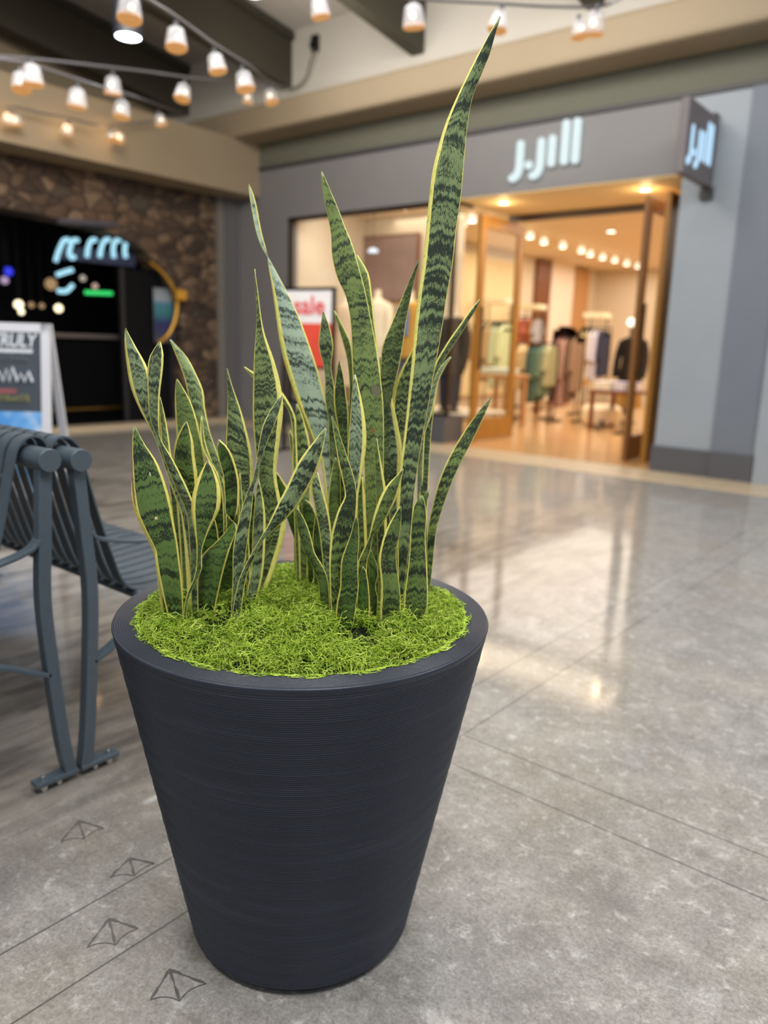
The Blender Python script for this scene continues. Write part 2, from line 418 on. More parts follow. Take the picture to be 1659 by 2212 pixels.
# beige bulkhead ring
bm = B(); box(bm, -10.95, 5, 7.60, YW, 4.01, 4.36); struct('ceiling_bulkhead', bm, BEIGE, bevel=.05)
bm = B(); box(bm, -14, XL, -4.5, YW + .2, 3.30, 4.02); struct('wall_left_bulkhead', bm, BEIGE)
bm = B(); box(bm, -14, 5, 7.82, 8.05, 4.36, 7.2); struct('wall_back_clerestory', bm, UPPER)
bm = B(); box(bm, -11.2, -11.0, -4.5, 8, 4.0, 8.0); struct('wall_left_upper', bm, BEIGE)
# sloping board ceiling and dark rafters (fall towards the shop front)
SL = math.tan(math.radians(7.8))
def slab(bm, x0, x1, y0, y1, zt0, th):
    """y0 far (low), y1 near (high)"""
    for_ = [(x0, y0, zt0), (x1, y0, zt0), (x1, y1, zt0 + (y0 - y1) * SL), (x0, y1, zt0 + (y0 - y1) * SL)]
    a = [bm.verts.new(p) for p in for_]; b = [bm.verts.new((p[0], p[1], p[2] + th)) for p in for_]
    bm.faces.new(a); bm.faces.new(b[::-1])
    for k in range(4): bm.faces.new((a[k], b[k], b[(k + 1) % 4], a[(k + 1) % 4]))
bm = B(); slab(bm, -14, 5, 8.0, -4.5, 5.19, .08); struct('ceiling', bm, PLANK)
for k, x in enumerate((-10.52, -8.30, -6.10, -3.90, -1.70)):
    bm = B(); slab(bm, x - .09, x + .09, 7.83, -4.5, 4.53, .66)
    slab(bm, x - .14, x + .14, 7.83, -4.5, 5.10, .09)
    b_ = struct('ceiling_beam', bm, BEAM)
# left stone wall with a basket-arched opening
XS = -9.75
def arch_pts():
    P = [(7.06, 0.0), (7.06, .9), (7.05, 1.5)]
    for k in range(1, 13):
        a = math.pi / 2 * k / 12
        P.append((5.25 + 1.80 * math.cos(a) ** .85, 1.5 + 1.15 * math.sin(a) ** .9))
    P += [(4.6, 2.68), (3.4, 2.70), (2.2, 2.66)]
    for k in range(0, 9):
        a = math.pi / 2 + math.pi / 2 * k / 8
        P.append((2.0 + 1.6 * math.cos(a), 1.5 + 1.15 * math.sin(a)))
    P += [(.4, .8), (.4, 0.0)]
    return P
AP = arch_pts()
bm = B()
def strip_wall(x):
    out = []
    for (y, z) in AP: out.append(((x, y, z), (x, y, 3.5)))
    return out
rowf = [(bm.verts.new((XS, y, z)), bm.verts.new((XS, y, 3.4))) for y, z in AP[2:-2]]
for a, b in zip(rowf, rowf[1:]): bm.faces.new((a[0], a[1], b[1], b[0]))
rev = [(bm.verts.new((XS, y, z)), bm.verts.new((XS - .45, y, z))) for y, z in AP]
for a, b in zip(rev, rev[1:]): bm.faces.new((a[0], a[1], b[1], b[0]))
for y0, y1, z1 in ((7.06, 7.74, 3.4), (-4.5, .4, 3.4)):
    vs = [bm.verts.new(p) for p in ((XS, y0, 0), (XS, y1, 0), (XS, y1, z1), (XS, y0, z1))]; bm.faces.new(vs)
vs = [bm.verts.new(p) for p in ((XS, 7.06, 1.5), (XS, 7.06, 3.4), (XS, 7.05, 3.4), (XS, 7.05, 1.5))]; bm.faces.new(vs)
struct('wall_left', bm, STONE)
bm = B(); box(bm, -9.80, -9.70, 7.74, 7.86, 0, 3.3); struct('trim_4', bm, plain('pale_grey_corner_post', C(128, 122, 114), .5))
bm = B(); box(bm, -9.80, -9.66, 7.86, YW, 0, 3.3); struct('wall_left_return', bm, plain('grey_return', C(104, 102, 104), .6))
# dark room behind the arch
bm = B()
for q in (((-14, -1, 0), (-14, 9, 0), (-14, 9, 3.3), (-14, -1, 3.3)), ((-14, 9, 0), (-10.2, 9, 0), (-10.2, 9, 3.3), (-14, 9, 3.3)), ((-14, -1, 0), (-10.2, -1, 0), (-10.2, -1, 3.3), (-14, -1, 3.3)), ((-14, -1, 3.29), (-10.2, -1, 3.29), (-10.2, 9, 3.29), (-14, 9, 3.29)), ((-14, -1, .004), (-9.8, -1, .004), (-9.8, 9, .004), (-14, 9, .004))):
    bm.faces.new([bm.verts.new(p) for p in q])
struct('wall_bar_room', bm, INKY)

# ------------------------------------------------------------------ the bar behind the arch
NEON = emit('ice_blue_neon', (.34, .66, .80, 1), 1.25)
def nx(px, py): return None
t = empty('neon_sign', (-9.90, 5.7, 2.2), label='pale blue neon script sign hanging in the dark arched bar front', cat='neon sign')
strokes = [
 [(-9.9, 5.2865, 2.1414), (-9.9, 5.3202, 2.2374), (-9.9, 5.3717, 2.3458), (-9.9, 5.4153, 2.4125), (-9.9, 5.479, 2.4304)],
 [(-9.9, 5.6124, 2.4359), (-9.9, 5.5364, 2.4268), (-9.9, 5.4968, 2.3393), (-9.9, 5.4782, 2.2542), (-9.9, 5.5069, 2.2103), (-9.9, 5.5544, 2.2309)],
 [(-9.9, 5.8704, 2.4717), (-9.9, 5.7972, 2.4577), (-9.9, 5.7465, 2.3568), (-9.9, 5.7259, 2.2382)],
 [(-9.9, 6.0687, 2.5007), (-9.9, 5.9933, 2.481), (-9.9, 5.939, 2.3783), (-9.9, 5.9109, 2.2573)],
 [(-9.9, 6.2335, 2.5149), (-9.9, 6.1564, 2.4949), (-9.9, 6.1166, 2.3981), (-9.9, 6.1232, 2.2683)],
 [(-9.9, 6.3898, 2.5444), (-9.9, 6.3158, 2.4863), (-9.9, 6.292, 2.3848), (-9.9, 6.3072, 2.2872)],
 [(-9.9, 5.5099, 2.0588), (-9.9, 5.3982, 2.0193), (-9.9, 5.2935, 1.9768)],
 [(-9.9, 5.293, 1.779), (-9.9, 5.4074, 1.782), (-9.9, 5.5051, 1.8686)]]
bm = B()
off = Vector(t.location)
for s in strokes: tube(bm, [p - off for p in smooth_path(s, 5)], .030, 8)
obj('lettering', bm, NEON, t, smooth=True)
bm = B(); p0 = Vector((-9.97, 5.375, 2.2466)) - off; p1 = Vector((-9.97, 6.4952, 2.4105)) - off
box(bm, p0.x - .01, p0.x, p0.y, p1.y, p0.z - .06, p0.z + .11)
obj('blue_glow_strip', bm, emit('deep_blue_glow', (.004, .02, .11, 1), .25), t)  # added strip standing in for the neon's blue glow
for k in (0.15, .85):
    bm = B(); y = p0.y + (p1.y - p0.y) * k; tube(bm, [(p0.x, y, p0.z + .1), (p0.x, y, 3.29 - off.z)], .004, 6); obj('hanging_wire', bm, BLACK, t)

bm = B(); tube(bm, [(-10.6, 6.0794, 1.8268), (-10.6, 6.4962, 1.8422)], .030, 10)
tag(obj('tube_light', bm, emit('green_led', (.03, .55, .12, 1), 1.4), None, smooth=True), 'short glowing green tube light inside the dark bar', 'light')

WARM = emit('warm_globe', (1, .86, .55, 1), 2.2); DIM = emit('dim_amber_globe', (.5, .32, .16, 1), .7)
def globe(p, r, mat, label):
    o = empty('globe_lamp', p, label=label, cat='lamp', group='lamps inside the dark bar')
    bm = B(); bmesh.ops.create_uvsphere(bm, u_segments=16, v_segments=10, radius=r); obj('glass_globe', bm, mat, o, smooth=True)
    bm = B(); tube(bm, [(0, 0, r * .9), (0, 0, 3.28 - p[2])], .006, 6); obj('hanging_rod', bm, BLACK, o)
globe((-11, 5.2995, 1.6163), .060, WARM, 'large bright cream globe lamp at the left of the bar')
globe((-11.1, 5.3803, 1.5252), .040, WARM, 'small bright cream globe lamp hanging just below the large one')
globe((-11, 5.4807, 1.6214), .040, DIM, 'dim amber globe lamp right of the bright pair')
globe((-11, 5.6317, 1.6188), .038, DIM, 'dimmer amber globe lamp further right above the bar')
globe((-10.7, 5.7188, 1.5874), .055, WARM, 'single bright cream globe lamp under the neon curl')
globe((-11.4, 6.5081, 2.0814), .045, emit('grey_globe', (.5, .45, .38, 1), .9), 'greyish globe lamp right of the neon curl')
globe((-11.6, 6.8217, 1.9933), .045, emit('pink_globe', (.62, .42, .34, 1), .9), 'pinkish globe lamp just above the green tube')
globe((-10.6, 4.9426, 1.8998), .050, emit('mauve_globe', (.45, .32, .5, 1), .9), 'mauve globe lamp under the blue lamp at the bar edge')
globe((-10.6, 4.9999, 2.0158), .060, emit('blue_globe', (.02, .03, .75, 1), 1.0), 'deep blue globe lamp at the left of the bar')
globe((-11.2, 5.8915, 1.9418), .085, DIM, 'big dim tan globe behind the neon curl')

t = empty('bar_counter', (-10.6, 4.9, 0), label='long black bar counter with a worn grey top in the arch', cat='counter')
zc = (-10.2, 5.9284, 1.2459)[2]
bm = B(); box(bm, -.35, .35, -2.6, 1.75, 0, zc - .06); obj('front_panel', bm, plain('black_counter_front', C(6, 6, 7), .9, spec=.1), t)
bm = B(); box(bm, -.42, .42, -2.65, 1.8, zc - .06, zc); obj('counter_top', bm, plain('worn_grey_counter', C(92, 84, 82), .5), t, bevel=.01)
bm = B(); tube(bm, [(.46, -2.6, .22), (.46, 1.75, .22)], .02, 8); obj('foot_rail', bm, plain('old_brass', C(110, 84, 30), .4, .8), t)
# dark door leaf inside the arch, with poster and brass ring
d = empty('door_1', (-9.95, 6.62, 0), kind='structure')
bm = B(); box(bm, -.03, .03, -.42, .42, 0.0, 2.15); obj('door_panel', bm, plain('black_door', C(9, 9, 11), .8, spec=.2), d)
bm = B()
for y in (-.42, .36): box(bm, .03, .06, y, y + .06, 0, 2.15)
obj('door_frame', bm, plain('charcoal_frame', C(30, 29, 31), .6), d)
def mat_poster():
    m = N('blurry_blue_poster'); s = m.n('ShaderNodeSeparateXYZ'); m.l(m.objc(), s.inputs[0])
    c = m.ramp(s.outputs[2], (0, C(60, 60, 62)), (.35, C(30, 36, 92)), (.55, C(52, 110, 116)), (.72, C(70, 120, 140)), (.8, C(150, 156, 160)), (1, C(120, 128, 134)))
    m.set(Base_Color=c, Roughness=.5, Emission_Color=c, Emission_Strength=.12); return m.m  # poster glows faintly, light put into its material
p0 = Vector((-9.88, 6.7117, 1.1576)); p1 = Vector((-9.88, 7.037, 1.9251))
po = empty('poster', (p0.x, (p0.y + p1.y) / 2, p0.z), label='blurred blue and teal poster on the dark bar door', cat='poster')
bm = B(); hh = p1.z - p0.z; box(bm, -.004, .004, -(p1.y - p0.y) / 2, (p1.y - p0.y) / 2, 0, 1); o = obj('printed_sheet', bm, mat_poster(), po); o.scale = (1, 1, hh)
bm = B()
for y in (-(p1.y - p0.y) / 2, (p1.y - p0.y) / 2): tube(bm, [(.006, y, 0), (.006, y, hh)], .006, 6)
obj('clip_frame', bm, plain('dull_clip', C(90, 92, 96), .4), po)
BRASS = plain('aged_brass', C(196, 146, 48), .35, .55, var=.12, vs=12)
r0 = Vector((-9.62, 6.9517, 1.8367))
t = empty('ring_sign', r0, label='brass half-ring bracket with a small box on the bar door edge', cat='bracket')
bm = B()
arc = [(-9.72, 6.5674, 2.2537), (-9.7, 6.7455, 2.1329), (-9.66, 6.8666, 1.9715), (-9.64, 6.9399, 1.7528), (-9.64, 6.9006, 1.4927), (-9.66, 6.798, 1.2812), (-9.68, 6.6367, 1.147)]
tube(bm, [p - r0 for p in smooth_path(arc, 5)], .026, 8); obj('ring', bm, BRASS, t, smooth=True)
bm = B(); box(bm, -.05, .05, -.06, .12, -.075, .075); obj('bracket_box', bm, BRASS, t, bevel=.01)
bm = B(); q0 = (-9.7, 5.2381, 2.6201); q1 = (-9.7, 6.0582, 2.6738); tube(bm, [q0, q1], .035, 8)
tag(obj('awning_rail', bm, plain('dull_grey_rail', C(86, 82, 92), .5), None, smooth=True), 'dull grey rail across the top of the dark arch', 'rail')

# ------------------------------------------------------------------ clothing shop
bm = B(); box(bm, -9.2, 1, YW, 19, -.04, .008); f2 = struct('shop_floor', bm, SHOPFLOOR)
bm = B(); box(bm, -9.2, 1, YW + .22, 19, 3.20, 3.26); struct('shop_ceiling', bm, SHOPCEIL)
bm = B(); box(bm, -8.85, -8.70, YW + .22, 19, 0, 3.2); struct('wall_shop_left', bm, CREAM)
bm = B(); box(bm, -9.2, 1, 18.7, 18.9, 0, 3.2); struct('wall_shop_back', bm, CREAM)
bm = B(); box(bm, -1.2, -1.0, YW + 1.3, 19, 0, 3.2); struct('wall_shop_right', bm, CREAM)
# entry recess: soffit, header, side return
bm = B(); box(bm, -5.72, -2.96, YW + .01, 9.50, 2.955, 2.99); struct('ceiling_entry', bm, plain('entry_soffit_paint', C(242, 216, 164), .6, var=.03, vs=2))
bm = B(); box(bm, -5.72, -2.98, 9.42, 9.52, 2.88, 2.955); struct('trim_5', bm, BRONZE)
bm = B(); box(bm, -3.06, -2.985, 8.55, 9.5, 0, 2.95); struct('trim_6', bm, BRONZE)
# display window
w = empty('window_1', (0, 0, 0), kind='structure')
bm = B()
box(bm, -8.63, -8.58, YW + .03, YW + .09, .35, 2.97); box(bm, -8.63, -5.70, YW + .03, YW + .09, 2.92, 2.97); box(bm, -5.74, -5.70, YW + .03, YW + .09, .35, 2.97)
box(bm, -8.63, -5.70, YW + .03, YW + .09, .35, .39); box(bm, -5.74, -5.70, YW + .03, 8.55, 2.92, 2.97)
obj('window_frame', bm, BRONZE, w)
bm = B(); vs = [bm.verts.new(p) for p in ((-8.6, YW + .06, .37), (-5.72, YW + .06, .37), (-5.72, YW + .06, 2.95), (-8.6, YW + .06, 2.95))]; bm.faces.new(vs)
vs = [bm.verts.new(p) for p in ((-5.72, YW + .06, .37), (-5.72, 8.55, .37), (-5.72, 8.55, 2.95), (-5.72, YW + .06, 2.95))]; bm.faces.new(vs)
obj('window_pane', bm, GLASS, w)
bm = B(); box(bm, -8.63, -5.70, YW + .0, 8.56, 0, .35); struct('baseboard_window', bm, DKBASE)
bm = B(); box(bm, -8.7, -5.76, YW + .1, 9.9, .30, .34); struct('trim_7', bm, CREAM)
# open door leaves
def door(name, x, y0, y1, wood, lab):
    d = empty(name, (x, y0, 0), kind='structure'); d['label'] = lab
    L = y1 - y0; h = 2.86
    bm = B(); box(bm, -.025, .025, 0, .13, .02, h); box(bm, -.025, .025, L - .13, L, .02, h); box(bm, -.025, .025, .13, L - .13, .02, .30); box(bm, -.025, .025, .13, L - .13, h - .15, h)
    obj('door_frame', bm, wood, d, bevel=.004)
    bm = B(); vs = [bm.verts.new(p) for p in ((0, .13, .30), (0, L - .13, .30), (0, L - .13, h - .15), (0, .13, h - .15))]; bm.faces.new(vs); obj('door_pane', bm, GLASS, d)
    bm = B(); tube(bm, [(.06, .07, .95), (.06, .07, 1.75)], .016, 8); tube(bm, [(.02, .07, 1.0), (.06, .07, 1.0)], .01, 6); tube(bm, [(.02, .07, 1.7), (.06, .07, 1.7)], .01, 6)
    obj('door_handle', bm, BRONZE, d)
door('door_2', -5.62, 8.60, 9.66, ORWOOD, 'honey oak framed glass shop door folded open on the left')
door('door_3', -3.44, 8.45, 9.20, mat_wood('brown_oak_door', C(112, 72, 34), C(150, 104, 54), 9, .35), 'brown framed glass shop door folded open on the right')
bm = B(); box(bm, -3.30, -3.24, 8.6, 9.45, 0, 2.9); struct('trim_8', bm, ORWOOD)
# recessed downlights of the entry and shop
DISC = emit('downlight_lens', (1, .93, .78, 1), 6)
def downlight(p, label, group, r=.06, mat=DISC):
    o = empty('downlight', p, label=label, cat='downlight', group=group)
    bm = B(); lathe(bm, [(0, -.004), (r, -.004), (r, 0)], 20); obj('lens', bm, mat, o)
    bm = B(); lathe(bm, [(r, -.008), (r * 1.35, -.008), (r * 1.35, 0), (r, 0), (r, -.008)], 20); obj('trim_ring', bm, CREAM, o)
downlight((-5.2718, 8.5486, 2.952), 'recessed downlight over the left shop door', 'recessed lights in the shop entry')
downlight((-3.5464, 8.6209, 2.952), 'recessed downlight over the right shop door', 'recessed lights in the shop entry')
downlight((-5.793, 12.8194, 3.196), 'recessed downlight in the peach shop ceiling, right of centre', 'recessed lights in the shop ceiling', .07)
downlight((-5.7446, 10.9914, 3.196), 'recessed downlight in the peach shop ceiling just inside the header', 'recessed lights in the shop ceiling', .07)
SPOT = emit('spot_lens', (1, .92, .74, 1), 7)
spots = [(-6.6716, 9.9788, 3.06), (-6.9815, 10.198, 3.06), (-6.6716, 10.4599, 3.06), (-6.7569, 11.1444, 3.06), (-6.7511, 11.8296, 3.06), (-6.8646, 12.517, 3.06), (-6.8217, 13.1398, 3.06), (-6.8125, 13.8631, 3.06), (-6.9065, 14.4384, 3.06), (-6.9103, 15.0121, 3.06), (-6.89, 15.5415, 3.06), (-6.902, 16.1789, 3.06), (-6.8978, 16.764, 3.06)]
WHTM = plain('white_track_head', C(236, 226, 208), .4)
words = ['first', 'second', 'third', 'fourth', 'fifth', 'sixth', 'seventh', 'eighth', 'ninth', 'tenth', 'eleventh', 'twelfth', 'thirteenth']
first = None
for k, p in enumerate(spots):
    p = Vector(p); lab = 'white track spotlight, %s from the shop front, on the peach shop ceiling' % words[k]
    if first is None:
        o = empty('track_spotlight', p, label=lab, cat='spotlight', group='track spotlights in the shop')
        bm = B(); lathe(bm, [(0, -.03), (.058, -.03)], 18); obj('lens', bm, SPOT, o)
        bm = B(); lathe(bm, [(.058, -.032), (.066, -.032), (.05, .06), (.0, .065)], 18); obj('lamp_head', bm, WHTM, o, smooth=True)
        bm = B(); tube(bm, [(0, 0, .06), (0, 0, .14)], .012, 8); obj('stem', bm, WHTM, o)
        first = o
    else:
        o = copy_tree(first); o.location = p; o['label'] = lab
# left wall: walnut panels and pale bays, shelf boards
def wallpanel(name, px0, px1, y0, y1, z0, z1, mat, lab):
    bm = B(); box(bm, -8.70, -8.62, y0, y1, z0, z1); struct(name, bm, mat)
wallpanel('trim_9', 0, 0, 15.55, 16.15, .9, 3.15, WALNUT, '')
wallpanel('trim_10', 0, 0, 17.35, 18.1, .5, 3.15, TAN, '')
wallpanel('trim_11', 0, 0, 16.2, 17.3, .1, 3.2, plain('pink_white_bay', C(250, 226, 204), .7), '')
wallpanel('trim_12', 0, 0, 10.2, 14.6, .3, 3.0, plain('yellow_cream_bay', C(236, 214, 164), .7), '')
SHELF = plain('cream_shelf_board', C(246, 232, 196), .5)
for (a, b, lab) in (((-8.4159, 14.6, 2.0918), (-7.9265, 14.6, 2.0152), 'cream wall shelf above the red and pink clothes'), ((-7.2298, 15.2, 1.9528), (-6.7851, 15.2, 1.8984), 'cream wall shelf above the cream and lavender clothes'), ((-8.4458, 13.2, 2.1166), (-7.8526, 13.2, 2.059), 'cream wall shelf seen through the left door glass')):
    a, b = Vector(a), Vector(b); o = empty('wall_shelf', (min(a.x, b.x), a.y, a.z), label=lab, cat='shelf', group='cream display shelves in the shop')
    L = abs(b.x - a.x)
    bm = B(); box(bm, 0, L, -.18, .18, -.05, .05); obj('board', bm, SHELF, o, bevel=.006)
    bm = B()
    for x in (.05, L - .05): tube(bm, [(x, .1, -a.z + .01), (x, .1, -.05)], .012, 6)
    obj('upright', bm, BRONZE, o)

# garments on rails
def garment(p, mat, length, half, th, lab, group, sleeves=True):
    """hanging garment, flat across Y, seen edge-on along X"""
    o = empty('hanging_garment', p, label=lab, cat='garment', group=group)
    bm = B()
    prof = [(-half * .25, 0), (-half, -.10), (-half * 1.04, -.16)]
    if sleeves: prof += [(-half * 1.25, -length * .62), (-half * .98, -length * .64), (-half * .86, -.30)]
    prof += [(-half * .92, -length)]
    n = 6
    hem = [(-half * .92 + 2 * half * .92 * k / n, -length - .02 * math.sin(k * 2.1)) for k in range(1, n)]
    poly = prof + hem + [(-a, b) for a, b in prof[::-1]]
    prism(bm, poly, lambda q: (-th / 2, q[0], q[1]), lambda q: (th / 2, q[0], q[1]))
    obj('cloth_body', bm, mat, o, bevel=.012)
    bm = B(); tube(bm, [(0, 0, -.01), (0, 0, .04), (0, .02, .07), (0, .03, .04)], .004, 6); tube(bm, [(0, -half * .8, -.09), (0, 0, -.01), (0, half * .8, -.09)], .006, 6); obj('hanger', bm, BRONZE, o)
    return o
def rail(x0, x1, y, z, lab):
    o = empty('clothes_rack', (x0, y, 0), label=lab, cat='clothes rack')
    L = x1 - x0
    bm = B(); tube(bm, [(-.08, 0, z + .05), (L + .08, 0, z + .05)], .014, 8); obj('hanging_bar', bm, BRONZE, o)
    for x in (-.08, L + .08):
        bm = B(); tube(bm, [(x, 0, .03), (x, 0, z + .05)], .014, 8); obj('upright', bm, BRONZE, o)
        bm = B(); box(bm, x - .03, x + .03, -.25, .25, .01, .04); obj('foot', bm, BRONZE, o)
    return o
def run(pa, pb, cols, length, lab_rack, group, half=.21):
    a, b = Vector(pa), Vector(pb); z = (a.z + b.z) / 2 ; y = (a.y + b.y) / 2
    rail(min(a.x, b.x), max(a.x, b.x), y, z, lab_rack); n = len(cols)
    for k, (nm, c, ln) in enumerate(cols):
        f = (k + .5) / n
        garment((a.x + (b.x - a.x) * f, y, z), fabric(nm, c), length * ln, half, abs(b.x - a.x) / n * .85, '%s garment on the %s' % (nm.replace('_', ' '), group), group)
run((-7.0901, 12.4, 1.3354), (-6.4488, 12.4, 1.2709), [('cream_knit', C(226, 196, 148), .9), ('oatmeal_cotton', C(206, 176, 130), .8), ('dark_green_linen', C(80, 100, 88), 1.15), ('forest_green_linen', C(94, 116, 100), 1.1), ('sage_green_linen', C(120, 136, 112), 1.0), ('pale_olive_cotton', C(176, 170, 128), .8)], .85, 'dark metal clothes rack of green garments inside the shop', 'green rack')
run((-6.6734, 12.9, 1.5016), (-6.2055, 12.9, 1.461), [('dark_plum_silk', C(78, 48, 46), 1.2), ('rose_pink_silk', C(196, 142, 132), 1.3), ('dusty_pink_knit', C(206, 160, 142), 1.25), ('brown_taupe_wool', C(128, 98, 80), 1.15), ('warm_taupe_wool', C(160, 128, 102), 1.0)], .95, 'dark metal clothes rack of pink and plum garments inside the shop', 'pink and plum rack')
run((-6.8638, 14.4, 1.6508), (-6.4048, 14.4, 1.6211), [('butter_cream_cotton', C(246, 212, 146), 1.1), ('ivory_cotton', C(240, 220, 186), 1.0), ('lavender_white_cotton', C(226, 218, 226), .95), ('pale_lilac_cotton', C(216, 208, 224), 1.0), ('navy_wool', C(60, 60, 80), .9)], .95, 'clothes rack of cream and lavender garments by the shop wall', 'cream and lavender rack')
run((-7.5284, 11.6, 1.6357), (-6.9016, 11.6, 1.6093), [('brown_tan_cotton', C(186, 146, 104), 1.0), ('stone_cotton', C(206, 186, 156), 1.0), ('camel_knit', C(200, 168, 120), .95), ('pale_mint_cotton', C(206, 216, 172), 1.1), ('pale_lime_cotton', C(214, 222, 170), .9)], .95, 'clothes rack of pale garments seen through the left door', 'pale rack behind the left door')
run((-8.5822, 14.9, 1.8812), (-8.1171, 14.9, 1.8444), [('coral_red_cotton', C(206, 96, 76), .8), ('salmon_pink_cotton', C(216, 136, 126), .8), ('rust_cotton', C(190, 110, 60), .9), ('cool_grey_cotton', C(190, 186, 190), .8)], .6, 'clothes rack of red and pink garments at the shop wall', 'red and pink rack')

# display tables with folded clothes
def table(p0, p1, depth, mat, lab):
    a, b = Vector(p0), Vector(p1); z = a.z
    o = empty('display_table', (a.x, a.y, 0), label=lab, cat='table'); L = b.x - a.x
    bm = B(); box(bm, 0, L, 0, depth, z - .05, z); obj('table_top', bm, mat, o, bevel=.006)
    for x in (.05, L - .05):
        for y in (.05, depth - .05):
            bm = B(); box(bm, x - .03, x + .03, y - .03, y + .03, .01, z - .05); obj('leg', bm, mat, o)
    return a, L, z
def stack(x, y, z, w, d, cols, lab, group):
    for k, (nm, c) in enumerate(cols):
        bm = B(); box(bm, -w / 2, w / 2, -d / 2, d / 2, 0, .045)
        o = obj('folded_garment', bm, fabric(nm, c), None, bevel=.015); o.location = (x, y, z + .001 + k * .047)
        tag(o, '%s %s' % (nm.replace('_', ' '), lab), 'folded clothes', group)
a, L, z = table((-5.3813, 11.6, 0.6376), (-4.6719, 11.6, 0.651), .9, WALNUT, 'dark walnut display table with folded clothes in the shop')
stack(a.x + L * .25, a.y + .3, z, .34, .3, [('white_cotton', C(240, 226, 204)), ('cream_fleece', C(246, 230, 196)), ('pale_grey_cotton', C(226, 216, 206))], 'fold in the left stack on the walnut table', 'left stack on the walnut table')
stack(a.x + L * .68, a.y + .3, z, .40, .3, [('lavender_cotton', C(212, 202, 218)), ('cool_white_cotton', C(238, 228, 220)), ('lilac_cotton', C(206, 196, 218))], 'fold in the right stack on the walnut table', 'right stack on the walnut table')
a, L, z = table((-6.9161, 10.6, 0.8338), (-6.2854, 10.6, 0.8479), .7, TAN, 'pale oak display table behind the left door glass')
stack(a.x + L * .5, a.y + .3, z, L * .8, .35, [('mint_cotton', C(206, 222, 204)), ('pale_mint_fleece', C(220, 232, 214))], 'fold lying on the pale oak table', 'mint folds on the pale oak table')
a, L, z = table((-7.7321, 13.6, 0.7813), (-7.3263, 13.6, 0.7819), .6, WALNUT, 'low walnut table behind the green rack')
stack(a.x + L * .5, a.y + .3, z, L * .7, .3, [('blush_cotton', C(232, 206, 186)), ('off_white_cotton', C(238, 224, 198))], 'fold lying on the low walnut table', 'folds on the low walnut table')
# round cream pouf and slanting dark leg stand
t = empty('pouf', (-5.5788, 12.6, 0.2687), label='cream rounded ottoman under the walnut display table', cat='ottoman'); pz = t.location.z; t.location.z = 0.008
bm = B(); lathe(bm, [(0, .34), (.25, .34), (.33, .28), (.34, .12), (.30, 0.03), (0, .03)], 28); obj('cushion', bm, fabric('cream_boucle', C(244, 222, 186)), t, smooth=True)
bm = B(); lathe(bm, [(0, .03), (.24, .03), (.24, 0), (0, 0)], 20); obj('plinth', bm, WALNUT, t)
t = empty('easel', (-5.9786, 14.1666, 0), label='dark slanting wooden easel leg resting on the shop floor', cat='easel'); e0 = t.location.copy()
bm = B(); e1 = Vector((-5.2404, 11.6957, 0)) - e0; bar(bm, [(0, 0, .32), (e1.x, e1.y, .02)], .06, .05, (0, 0, 1)); obj('long_leg', bm, BRONZE, t)
bm = B(); bar(bm, [(0, 0, .32), (.25, .1, .02)], .05, .05, (0, 1, 0)); obj('short_leg', bm, BRONZE, t)

# mannequins
def mannequin(p, skin, top, lab, arms=True, h=1.55, sc=1.0, skirt=None, legs=None):
    o = empty('mannequin', p, label=lab, cat='mannequin')
    def ell(bm, prof, kx=1.0, ky=.62, cx=0, cy=0, n=24):
        rings = [[bm.verts.new((cx + r * kx * math.cos(2 * math.pi * k / n), cy + r * ky * math.sin(2 * math.pi * k / n), z)) for k in range(n)] for r, z in prof]
        for a_, b_ in zip(rings, rings[1:]):
            for k in range(n): bm.faces.new((a_[k], a_[(k + 1) % n], b_[(k + 1) % n], b_[k]))
        bm.faces.new(rings[0][::-1]); bm.faces.new(rings[-1]); return bm
    bm = B(); ell(bm, [(.045, h + .12), (.05, h + .05), (.055, h - .0), (.10, h - .04)], 1, 1); o2 = obj('neck', bm, skin, o, smooth=True)
    bm = B(); ell(bm, [(.09, h - .02), (.19, h - .06), (.21, h - .12), (.19, h - .25), (.175, h - .40), (.19, h - .55), (.215, h - .72), (.21, h - .80)]); obj('top_garment', bm, top, o, smooth=True)
    if arms:
        for s in (-1, 1):
            bm = B(); tube(bm, smooth_path([(s * .185, 0, h - .09), (s * .24, .0, h - .28), (s * .255, -.03, h - .50), (s * .24, -.08, h - .72)], 4), .06, 10, radii=None); obj('sleeve', bm, top, o, smooth=True)
    if skirt:
        bm = B(); ell(bm, [(.20, h - .78), (.22, h - .95), (.25, h - 1.25)]); obj('skirt', bm, skirt, o, smooth=True)
    if legs:
        for s in (-1, 1):
            bm = B(); tube(bm, [(s * .09, 0, h - .78), (s * .09, 0, h - 1.15), (s * .085, 0, .03)], .07, 10, radii=[.095, .075, .05]); obj('trouser_leg', bm, legs, o, smooth=True)
    bm = B(); tube(bm, [(0, .05, .02), (0, .05, h - .7)], .014, 8); obj('stand_pole', bm, BRONZE, o)
    bm = B(); lathe(bm, [(0, .02), (.16, .02), (.16, .0), (0, 0)], 20); obj('stand_base', bm, BRONZE, o)
    o.scale = (sc, sc, sc); return o
IV = plain('ivory_mannequin', C(240, 222, 190), .5)
def stand(p, z=.34): return (p[0], p[1], z)
mannequin(stand((-8.3235, 9.1, 1.5271)), IV, fabric('beige_cable_knit', C(238, 208, 172)), 'mannequin in a beige knit at the left of the shop window', skirt=fabric('sand_skirt', C(226, 200, 168)), h=1.50)
mannequin(stand((-7.8548, 9.3, 1.5383)), IV, fabric('ivory_blouse', C(250, 230, 198)), 'mannequin in an ivory blouse in the middle of the shop window', skirt=fabric('ivory_skirt', C(244, 226, 200)), h=1.58)
